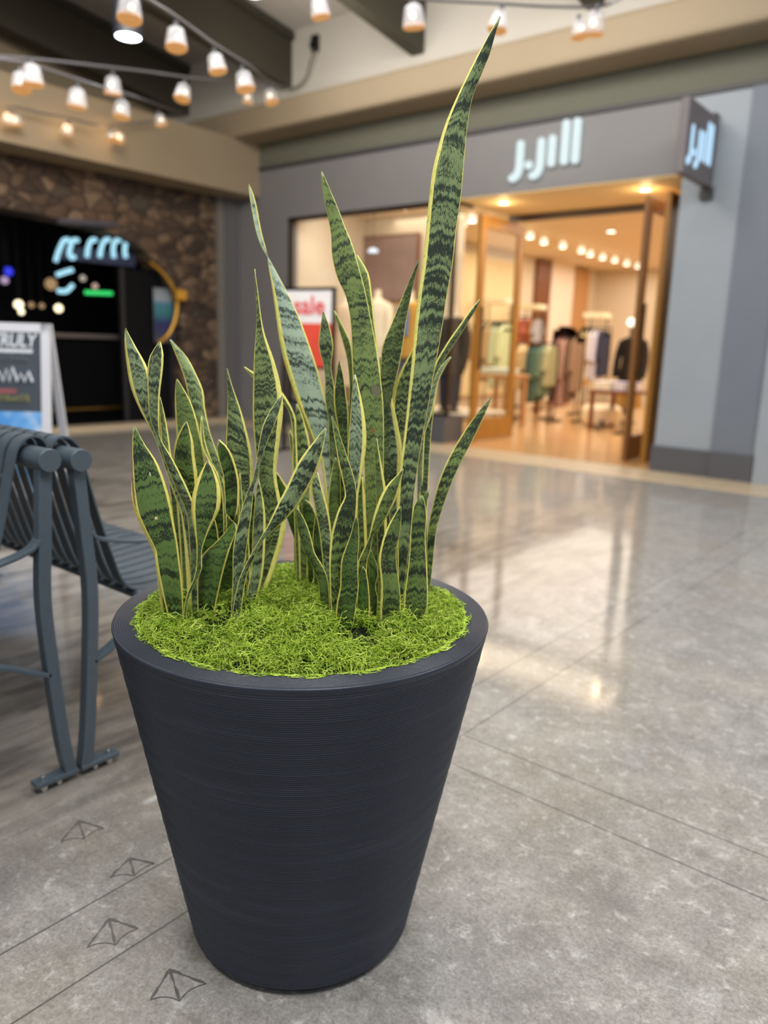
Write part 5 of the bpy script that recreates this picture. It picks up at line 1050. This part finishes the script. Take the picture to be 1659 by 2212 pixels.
('R',0.4,0,0,0.1,0.28,0,0.12,0,0,0,165,[(-0.9722,1.2194,0.6539,-0.9508,1.2312,0.6541),(-0.9722,1.2194,0.6839,-0.9508,1.2312,0.6841),(-0.9835,1.2163,0.9083,-0.9645,1.2264,0.9267),(-0.992,1.2126,0.9753,-0.962,1.2287,0.9907),(-0.9972,1.2095,1.0417,-0.97,1.2242,1.0399),(-1.0009,1.2069,1.1005,-0.9822,1.217,1.0949),(-1.004,1.2044,1.1456,-0.9942,1.2096,1.1428),(-1.0073,1.2016,1.1807,-1.0049,1.2029,1.1801)]),
('R',0.1,0,0,0.18,0.08,0.08,0.12,0,0,0,165,[(-0.963,1.2904,0.6551,-0.9491,1.3056,0.6528),(-0.963,1.2904,0.6851,-0.9491,1.3056,0.6828),(-0.9715,1.3083,1.0012,-0.9598,1.3214,1.0112),(-0.9681,1.3191,1.1076,-0.9575,1.3308,1.108),(-0.9618,1.329,1.1669,-0.9532,1.3385,1.1654),(-0.9512,1.3397,1.1975,-0.9383,1.3541,1.2057),(-0.9403,1.3504,1.2233,-0.9256,1.3668,1.2343),(-0.9282,1.3625,1.2481,-0.9161,1.376,1.2581),(-0.9112,1.3798,1.2842,-0.907,1.3844,1.2788),(-0.9003,1.3907,1.3022,-0.8995,1.3915,1.3004)]),
('R',0.5,0,0,0.08,0.22,0,0.12,0,0,0,165,[(-0.9702,1.3081,0.6548,-0.962,1.3143,0.6531),(-0.9702,1.3081,0.6848,-0.962,1.3143,0.6831),(-0.9726,1.2984,1.0018,-0.9638,1.305,1.0197),(-0.9643,1.3037,1.07,-0.9521,1.3131,1.0706),(-0.9577,1.3082,1.1085,-0.9471,1.3163,1.109),(-0.9509,1.3129,1.1372,-0.9426,1.3192,1.1395),(-0.9426,1.3191,1.1611,-0.933,1.3265,1.1661),(-0.9263,1.3318,1.1851,-0.9247,1.333,1.1842)]),
('R',0,0,0.35,0.1,0.05,0.06,0.12,0,0,0,165,[(-0.9182,1.2708,0.6545,-0.9114,1.2734,0.6534),(-0.9182,1.2708,0.6845,-0.9114,1.2734,0.6834),(-0.9215,1.2742,0.7561,-0.9084,1.2789,0.765),(-0.9248,1.2757,0.7978,-0.9069,1.2821,0.8176),(-0.924,1.2791,0.8396,-0.9045,1.2862,0.8488),(-0.9206,1.2857,0.881,-0.8963,1.2945,0.8922),(-0.9138,1.2954,0.9325,-0.8852,1.3057,0.9386),(-0.9013,1.3088,0.9805,-0.8722,1.3193,0.9845),(-0.8834,1.3259,1.0282,-0.8571,1.3352,1.0318),(-0.8627,1.3446,1.0707,-0.8425,1.3515,1.0835),(-0.841,1.3596,1.1057,-0.8397,1.3601,1.1051)]),
('R',0,0.4,0.6,0.05,0.06,0.03,0.12,0,0,0,110,[(-0.8459,1.1033,0.6558,-0.8265,1.1282,0.6524),(-0.8459,1.1033,0.6858,-0.8265,1.1282,0.6824),(-0.8449,1.1016,0.7176,-0.8172,1.1372,0.7174),(-0.8436,1.102,0.7549,-0.8166,1.1368,0.7532),(-0.8413,1.104,0.7917,-0.8184,1.1336,0.7904),(-0.8397,1.1054,0.8281,-0.8205,1.1302,0.8272),(-0.8388,1.1057,0.8642,-0.8219,1.1278,0.8635),(-0.8378,1.106,0.8928,-0.8208,1.128,0.8923),(-0.8354,1.1083,0.9176,-0.8222,1.1254,0.9155),(-0.8305,1.1137,0.9317,-0.8244,1.1216,0.9298),(-0.8265,1.1181,0.9373,-0.826,1.1189,0.9373)]),
('R',0,0.6,0,0.06,0.06,0,0.12,0,0,0,165,[(-0.8702,1.1952,0.6544,-0.8607,1.2,0.6536),(-0.8702,1.1952,0.6844,-0.8607,1.2,0.6836),(-0.8744,1.1886,0.8629,-0.8661,1.1927,0.8636),(-0.8753,1.1871,0.9005,-0.8673,1.1911,0.9087),(-0.873,1.1888,0.9193,-0.8641,1.1932,0.9256),(-0.8684,1.1916,0.9322,-0.8646,1.1935,0.9311)]),
('R',0,0.4,0.6,0.11,0.04,0.03,0.12,0,0,0,110,[(-0.8735,1.0666,0.6565,-0.853,1.098,0.6516),(-0.8735,1.0666,0.6865,-0.853,1.098,0.6816),(-0.874,1.0657,0.7193,-0.8521,1.0993,0.7164),(-0.874,1.0662,0.7653,-0.8535,1.0975,0.7537),(-0.8762,1.0649,0.7924,-0.8577,1.0936,0.7904),(-0.8782,1.0634,0.8158,-0.8601,1.0914,0.8177),(-0.8757,1.066,0.8428,-0.8593,1.0914,0.8413),(-0.8716,1.0695,0.8644,-0.8558,1.0941,0.8631),(-0.865,1.0767,0.8874,-0.854,1.0939,0.8866),(-0.8585,1.0841,0.9042,-0.8531,1.0925,0.9012),(-0.8536,1.0898,0.9164,-0.8529,1.0909,0.9164)]),
('R',0,0.3,0.5,0.17,0.12,0,0.12,0,0,0,165,[(-0.9299,1.0675,0.6547,-0.9204,1.0746,0.6534),(-0.9299,1.0675,0.6847,-0.9204,1.0746,0.6834),(-0.9263,1.0593,0.7996,-0.9114,1.0704,0.8059),(-0.9152,1.0655,0.8318,-0.9065,1.072,0.8249),(-0.9081,1.0687,0.8498,-0.9019,1.0734,0.8565),(-0.9037,1.07,0.8765,-0.8873,1.0822,0.881),(-0.8981,1.0723,0.9022,-0.8758,1.0889,0.9051),(-0.8893,1.0767,0.9313,-0.8663,1.0938,0.9307),(-0.8777,1.0833,0.955,-0.8601,1.0964,0.9585),(-0.8624,1.0934,0.9742,-0.8567,1.0976,0.9779),(-0.8558,1.0977,0.985,-0.8552,1.0981,0.9847)]),
('R',0,0.8,0.3,0.1,0.03,0.02,0.12,0,0,0,165,[(-0.9214,1,0.6527,-0.8945,1.0092,0.6555),(-0.9214,1,0.6827,-0.8945,1.0092,0.6855),(-0.924,0.9996,0.7051,-0.8904,1.0111,0.7015),(-0.9236,1.001,0.7341,-0.8871,1.0134,0.7399),(-0.9193,1.0043,0.7671,-0.8853,1.0158,0.7722),(-0.9189,1.0045,0.7923,-0.8866,1.0153,0.797),(-0.9179,1.0052,0.8174,-0.8874,1.0154,0.8216),(-0.9116,1.009,0.8409,-0.8874,1.017,0.8476),(-0.9037,1.0134,0.868,-0.8892,1.0182,0.8698),(-0.8987,1.0159,0.8912,-0.8917,1.0182,0.8902),(-0.8956,1.0173,0.8993,-0.8935,1.0179,0.8998)]),
('R',0,0.3,0.5,0.09,0.06,0.04,0.12,0,0,0,165,[(-0.952,1.018,0.6554,-0.9459,1.0274,0.6527),(-0.952,1.018,0.6854,-0.9459,1.0274,0.6827),(-0.9558,1.0143,0.7819,-0.9415,1.0362,0.7644),(-0.956,1.013,0.8263,-0.935,1.0454,0.8244),(-0.9525,1.0162,0.87,-0.9297,1.0517,0.8683),(-0.9453,1.025,0.9069,-0.9278,1.0522,0.8996),(-0.9385,1.0333,0.9298,-0.9267,1.0517,0.9291),(-0.9433,1.0301,0.9614,-0.9311,1.0492,0.9609),(-0.9518,1.025,1.003,-0.9419,1.0406,0.9997),(-0.9582,1.0222,1.0412,-0.9522,1.0318,1.0382),(-0.9641,1.0203,1.0756,-0.9632,1.0219,1.0753)]),
('R',0.5,0,0,0.05,0.22,0,0.12,0,0,0,165,[(-0.9603,1.0851,0.6549,-0.9563,1.0879,0.6532),(-0.9603,1.0851,0.6849,-0.9563,1.0879,0.6832),(-0.9643,1.0805,0.912,-0.9545,1.0873,0.9126),(-0.9679,1.0776,0.9497,-0.9512,1.0893,0.9475),(-0.9705,1.0756,0.9902,-0.9457,1.093,0.9915),(-0.9704,1.0756,1.0273,-0.9433,1.0945,1.0256),(-0.9684,1.0767,1.0671,-0.9458,1.0925,1.0652),(-0.9663,1.0776,1.1065,-0.952,1.0875,1.1041),(-0.9634,1.0788,1.1484,-0.9615,1.0802,1.1484)]),
('R',0,0,0.3,0.08,0.22,0,0.12,0,0,0,165,[(-1.0824,1.2022,0.6553,-1.0784,1.2085,0.6526),(-1.0824,1.2022,0.6853,-1.0784,1.2085,0.6826),(-1.0851,1.1994,1.0003,-1.0819,1.2046,1.0002),(-1.0838,1.1999,1.0685,-1.0798,1.2065,1.0685),(-1.0835,1.2,1.1188,-1.0795,1.2066,1.1189),(-1.0878,1.1955,1.1715,-1.0819,1.2054,1.1718),(-1.0941,1.1891,1.2039,-1.0856,1.2034,1.2044),(-1.1028,1.1829,1.236,-1.0966,1.1933,1.2348),(-1.1116,1.1779,1.2685,-1.1107,1.1794,1.2686)]),
('R',0,0.6,0,0.12,0.08,0.08,0.12,0,0,0,165,[(-1.066,1.1687,0.6541,-1.0523,1.1745,0.6539),(-1.066,1.1687,0.6841,-1.0523,1.1745,0.6839),(-1.0819,1.1688,1.0197,-1.063,1.1765,1.021),(-1.0909,1.1649,1.0694,-1.0639,1.1759,1.071),(-1.093,1.1639,1.1024,-1.0684,1.1738,1.1037),(-1.0901,1.1656,1.1387,-1.075,1.1717,1.1393),(-1.085,1.168,1.1688,-1.0834,1.1687,1.1689)]),
('R',0.25,0,0.2,0.07,0.08,0.04,0.12,0,0,0,165,[(-1.1235,1.2044,0.654,-1.1066,1.2127,0.6538),(-1.1235,1.2044,0.684,-1.1066,1.2127,0.6838),(-1.134,1.1912,1.0479,-1.1143,1.2009,1.0318),(-1.1395,1.186,1.0922,-1.1206,1.1951,1.0863),(-1.1389,1.1857,1.1227,-1.1215,1.1942,1.1168),(-1.1406,1.1833,1.1529,-1.1268,1.19,1.1535),(-1.1507,1.1768,1.1991,-1.1226,1.1903,1.2),(-1.1472,1.1774,1.2354,-1.1294,1.1859,1.2359),(-1.1417,1.1787,1.2671,-1.1401,1.1795,1.2671)]),
('R',0.25,0,0,0.1,0.14,0,0.12,0,0,0,165,[(-1.0245,1.0802,0.6548,-1.0142,1.0885,0.6533),(-1.0245,1.0802,0.6848,-1.0142,1.0885,0.6833),(-1.0355,1.0699,0.827,-1.0178,1.084,0.8278),(-1.0438,1.0626,0.8861,-1.0231,1.079,0.8805),(-1.0493,1.0575,0.9315,-1.032,1.0713,0.9225),(-1.0446,1.0609,0.9542,-1.0397,1.0648,0.9577)]),
('R',0,0.6,0,0.05,0.08,0,0.12,0,0,0,165,[(-0.9867,1.0249,0.6541,-0.9709,1.0334,0.654),(-0.9867,1.0249,0.6841,-0.9709,1.0334,0.684),(-0.9916,1.0219,0.7531,-0.9745,1.031,0.7549),(-1.0008,1.0151,0.785,-0.9808,1.0257,0.7838),(-1.0145,1.0043,0.8198,-0.9951,1.0145,0.8152),(-1.0222,0.9985,0.8513,-1.0023,1.009,0.8499),(-1.0249,0.9957,0.8765,-1.0115,1.0027,0.8777),(-1.0254,0.9938,0.9009,-1.024,0.9946,0.9007)]),
('R',0,0.3,0,0.05,0.25,0,0.12,0,0,0,165,[(-0.9406,1.1442,0.6546,-0.9298,1.1519,0.6534),(-0.9406,1.1442,0.6846,-0.9298,1.1519,0.6834),(-0.9468,1.1338,0.9076,-0.9313,1.1447,0.9149),(-0.9493,1.13,0.9719,-0.9381,1.1379,0.9693),(-0.9488,1.1292,1.0068,-0.9435,1.1329,1.0039),(-0.9481,1.1289,1.0295,-0.9471,1.1296,1.0295)]),
('R',0,0.4,0,0.05,0.35,0,0.12,0,0,0,165,[(-0.9846,1.1395,0.6549,-0.9759,1.1474,0.6531),(-0.9846,1.1395,0.6849,-0.9759,1.1474,0.6831),(-0.9895,1.1351,0.8175,-0.9786,1.1451,0.8178),(-0.9935,1.1317,0.9008,-0.9828,1.1415,0.9011),(-0.9917,1.1333,0.9338,-0.9858,1.1388,0.9339),(-0.9883,1.1363,0.9486,-0.9874,1.1371,0.9486)]),
('R',0,0.95,0,0.03,0.1,0,0.12,0,0,0,165,[(-0.9172,1.0491,0.6553,-0.901,1.0674,0.6528),(-0.9172,1.0491,0.6853,-0.901,1.0674,0.6828),(-0.9168,1.0504,0.7125,-0.9013,1.0681,0.7214),(-0.9169,1.0519,0.7495,-0.9033,1.0673,0.7491),(-0.9158,1.0549,0.7769,-0.9083,1.0635,0.7859),(-0.9136,1.0584,0.7969,-0.913,1.059,0.7968)]),
('R',0,0.9,0,0.06,0.08,0,0.12,0,0,0,165,[(-0.9051,1.0763,0.655,-0.8974,1.084,0.6531),(-0.9051,1.0763,0.685,-0.8974,1.084,0.6831),(-0.9046,1.077,0.7184,-0.8966,1.085,0.7316),(-0.9087,1.0739,0.7743,-0.9006,1.0819,0.7539),(-0.9101,1.0727,0.8113,-0.8975,1.0851,0.7855),(-0.9083,1.0754,0.8258,-0.9076,1.076,0.8254)]),
('R',0,0.9,0,0.04,0.05,0,0.12,0,0,0,165,[(-1.124,1.1286,0.652,-1.0841,1.1423,0.656),(-1.124,1.1286,0.682,-1.0841,1.1423,0.686),(-1.1307,1.1236,0.811,-1.0983,1.1346,0.815),(-1.1358,1.1183,0.8673,-1.1125,1.1262,0.8698),(-1.1293,1.1189,0.8839,-1.1268,1.1197,0.8841)]),
('R',0,0.3,0.5,0.06,0.06,0,0.12,0,0,0,165,[(-1.0958,1.1546,0.6556,-1.0787,1.1774,0.6523),(-1.0958,1.1546,0.6856,-1.0787,1.1774,0.6823),(-1.0987,1.158,0.8885,-1.0799,1.1832,0.881),(-1.0969,1.1624,0.9334,-1.0835,1.1805,0.9332),(-1.0932,1.1699,0.9726,-1.092,1.1716,0.9726)])
]

roots = {'L': empty('snake_plant', (-1.1471, 0.9371, 0.63), label='bushier snake plant clump on the bench side of the planter, with broad yellow margins', cat='plant'),
         'R': empty('snake_plant', (-0.9588, 1.1242, 0.63), label='taller snake plant clump with three long leaves rising on the shop side', cat='plant')}
def cr(Pn, ts, n):
    """Catmull-Rom through rows Pn at knots ts, resampled to n rows"""
    out = np.zeros((n, Pn.shape[1])); tt = np.linspace(ts[0], ts[-1], n)
    m = np.zeros_like(Pn)
    for i in range(len(Pn)):
        a, b = max(i - 1, 0), min(i + 1, len(Pn) - 1); m[i] = (Pn[b] - Pn[a]) / (ts[b] - ts[a])
    for q, tq in enumerate(tt):
        i = min(int(np.searchsorted(ts, tq, side='right')) - 1, len(Pn) - 2); h = ts[i + 1] - ts[i]; s = (tq - ts[i]) / h
        out[q] = (2 * s ** 3 - 3 * s ** 2 + 1) * Pn[i] + (s ** 3 - 2 * s ** 2 + s) * h * m[i] + (-2 * s ** 3 + 3 * s ** 2) * Pn[i + 1] + (s ** 3 - s ** 2) * h * m[i + 1]
    return out
eye = np.array([0, 0, 1.2])
for li, (cl, pale, dark, green, ml, mr, dens, bow, scar, mlb, mrb, bf, st) in enumerate(LEAVES):
    root = roots[cl]; S = np.array(st); mid = (S[:, :3] + S[:, 3:]) / 2
    ts = np.concatenate([[0], np.cumsum(np.linalg.norm(np.diff(mid, axis=0), axis=1) + 1e-4)])
    n = max(24, int(ts[-1] / .012)); M = 9
    Q = cr(S, ts, n); L_, R_ = Q[:, :3], Q[:, 3:]; mid = (L_ + R_) / 2
    ln = np.concatenate([[0], np.cumsum(np.linalg.norm(np.diff(mid, axis=0), axis=1))])
    Tn = np.gradient(mid, axis=0); Tn /= np.linalg.norm(Tn, axis=1, keepdims=True) + 1e-9
    W_ = R_ - L_; nn = np.cross(W_, Tn); nl = np.linalg.norm(nn, axis=1, keepdims=True); nn = nn / (nl + 1e-6)
    w = np.linalg.norm(W_, axis=1, keepdims=True)
    me = bpy.data.meshes.new('leaf'); V = []; UV = []
    ph = rnd.uniform(0, 6)
    for i in range(n):
        for j in range(M):
            u_ = j / (M - 1); p = L_[i] + W_[i] * u_ + nn[i] * w[i] * (bow * (4 * u_ * (1 - u_)) + .018 * math.sin(ln[i] * 38 + ph) * (2 * u_ - 1) ** 2)
            V.append(p - np.array(root.location)); UV.append((u_, ln[i]))
    F = [(i * M + j, i * M + j + 1, (i + 1) * M + j + 1, (i + 1) * M + j) for i in range(n - 1) for j in range(M - 1)]
    me.from_pydata([tuple(v) for v in V], [], F)
    uvl = me.uv_layers.new(name='UVMap')
    for lp in me.loops: uvl.data[lp.index].uv = UV[lp.vertex_index]
    for p in me.polygons: p.use_smooth = True
    o = link('leaf', me, LEAF, root)
    for k, v in (('pale', pale), ('dark', dark), ('green', green), ('ml', ml), ('mr', mr), ('dens', dens), ('seed', li * 3.7 + .5), ('scar', scar), ('mlb', mlb), ('mrb', mrb), ('bf', bf)): o[k] = float(v)
    sd = o.modifiers.new('Thickness', 'SOLIDIFY'); sd.thickness = .0022; sd.offset = 0

# ------------------------------------------------------------------ light, camera
def area(name, loc, target, size, energy, color=(1, 1, 1), sy=None, spread=math.pi):
    d = bpy.data.lights.new(name, 'AREA'); d.energy = energy; d.color = color; d.size = size; d.spread = spread
    if sy: d.shape = 'RECTANGLE'; d.size_y = sy
    o = bpy.data.objects.new(name, d); COL.objects.link(o); o.location = loc
    o.rotation_euler = (Vector(target) - Vector(loc)).to_track_quat('-Z', 'Y').to_euler(); return o
def spot(name, loc, target, energy, ang, color, soft=.08, blend=.5):
    d = bpy.data.lights.new(name, 'SPOT'); d.energy = energy; d.color = color; d.spot_size = ang; d.spot_blend = blend; d.shadow_soft_size = soft
    o = bpy.data.objects.new(name, d); COL.objects.link(o); o.location = loc
    o.rotation_euler = (Vector(target) - Vector(loc)).to_track_quat('-Z', 'Y').to_euler(); return o
# mall ceiling lighting
area('mall_ceiling_light_near', (.6, .2, 4.9), (-1.0, 1.2, 0), 1.6, 175, (.98, .98, 1.0))
area('mall_ceiling_light_mid', (-3.4, 3.6, 4.9), (-3.4, 3.6, 0), 3.0, 210, (1, .97, .92))
area('mall_ceiling_light_right', (1.6, 4.6, 4.8), (.2, 5.2, 0), 2.5, 170, (1, .98, .95))
area('mall_ceiling_light_left', (-5.0, 2.0, 4.9), (-7.6, 3.6, 1.0), 2.2, 150, (1, .95, .88))
spot('spot_over_plants', (-1.9, -1.0, 4.7), (-1.05, 1.05, .8), 260, math.radians(34), (1, .97, .9), .12)
# cove wash on the upper walls
area('cove_wash', (-5.0, 6.3, 4.2), (-5.0, 8.0, 5.0), 5, 45, (1, .95, .9), .6)
area('bulkhead_wash', (-6.6, 4.2, 4.3), (-9.2, 6.0, 3.7), 2.5, 14, (1, .9, .74), .8)
# shop interior
area('shop_ceiling_light', (-4.9, 13.9, 3.14), (-4.9, 13.9, 0), 6.4, 400, (1, .93, .81), 8.6)
area('window_display_light', (-7.2, 8.6, 3.10), (-7.2, 9.6, 1.4), 2.4, 27, (1, .95, .86), .5)
area('entry_light', (-4.4, 8.8, 2.93), (-4.4, 9.0, 0), 2.2, 24, (1, .86, .62), .9)
spot('entry_bounce', (-4.4, 8.9, .25), (-4.4, 8.9, 2.9), 8, math.radians(150), (1, .84, .6), .15, .6)
for q in ((-5.2718, 8.5486, 2.952), (-3.5464, 8.6209, 2.952)):
    p = bpy.data.lights.new('soffit_glow', 'POINT'); p.energy = 3.0; p.color = (1, .74, .38); p.shadow_soft_size = .05
    o = bpy.data.objects.new('soffit_glow', p); COL.objects.link(o); o.location = (q[0], q[1], q[2] - .10)
for q in ((-9.0176, 4.3685, 3.5467), (-9.0137, 5.042, 3.5825), (-8.9618, 5.6201, 3.6095)):
    p = bpy.data.lights.new('festoon_glow', 'POINT'); p.energy = 1.6; p.color = (1, .62, .28); p.shadow_soft_size = .03
    o = bpy.data.objects.new('festoon_glow', p); COL.objects.link(o); o.location = q
w = bpy.data.worlds.new('World'); SC.world = w; w.use_nodes = True
bg = w.node_tree.nodes['Background']; bg.inputs[0].default_value = (.86, .90, 1.0, 1); bg.inputs[1].default_value = .48

cd = bpy.data.cameras.new('Camera'); cam = bpy.data.objects.new('Camera', cd); COL.objects.link(cam)
cam.matrix_world = Matrix(((0.76956838,-0.15668618,0.61904277,0.00000000),(0.63780456,0.14132774,-0.75712074,0.00000000),(0.03114244,0.97748448,0.20869652,1.20000000),(0, 0, 0, 1)))
cd.sensor_fit = 'VERTICAL'; cd.sensor_height = 36.0; cd.sensor_width = 27.0; cd.lens = 27.1887
cd.clip_start = .02; cd.clip_end = 100
cd.dof.use_dof = True; cd.dof.focus_distance = 1.31; cd.dof.aperture_fstop = 2.229; cd.dof.aperture_blades = 0
SC.camera = cam
SC.view_settings.view_transform = 'Standard'; SC.view_settings.look = 'None'; SC.view_settings.exposure = 0.08; SC.view_settings.gamma = 1.0
SC.cycles.use_denoising = True
SC.cycles.use_adaptive_sampling = True; SC.cycles.adaptive_threshold = .05; SC.cycles.max_bounces = 5; SC.cycles.diffuse_bounces = 3; SC.cycles.transparent_max_bounces = 10; SC.cycles.caustics_reflective = False; SC.cycles.caustics_refractive = False; SC.cycles.sample_clamp_indirect = 6
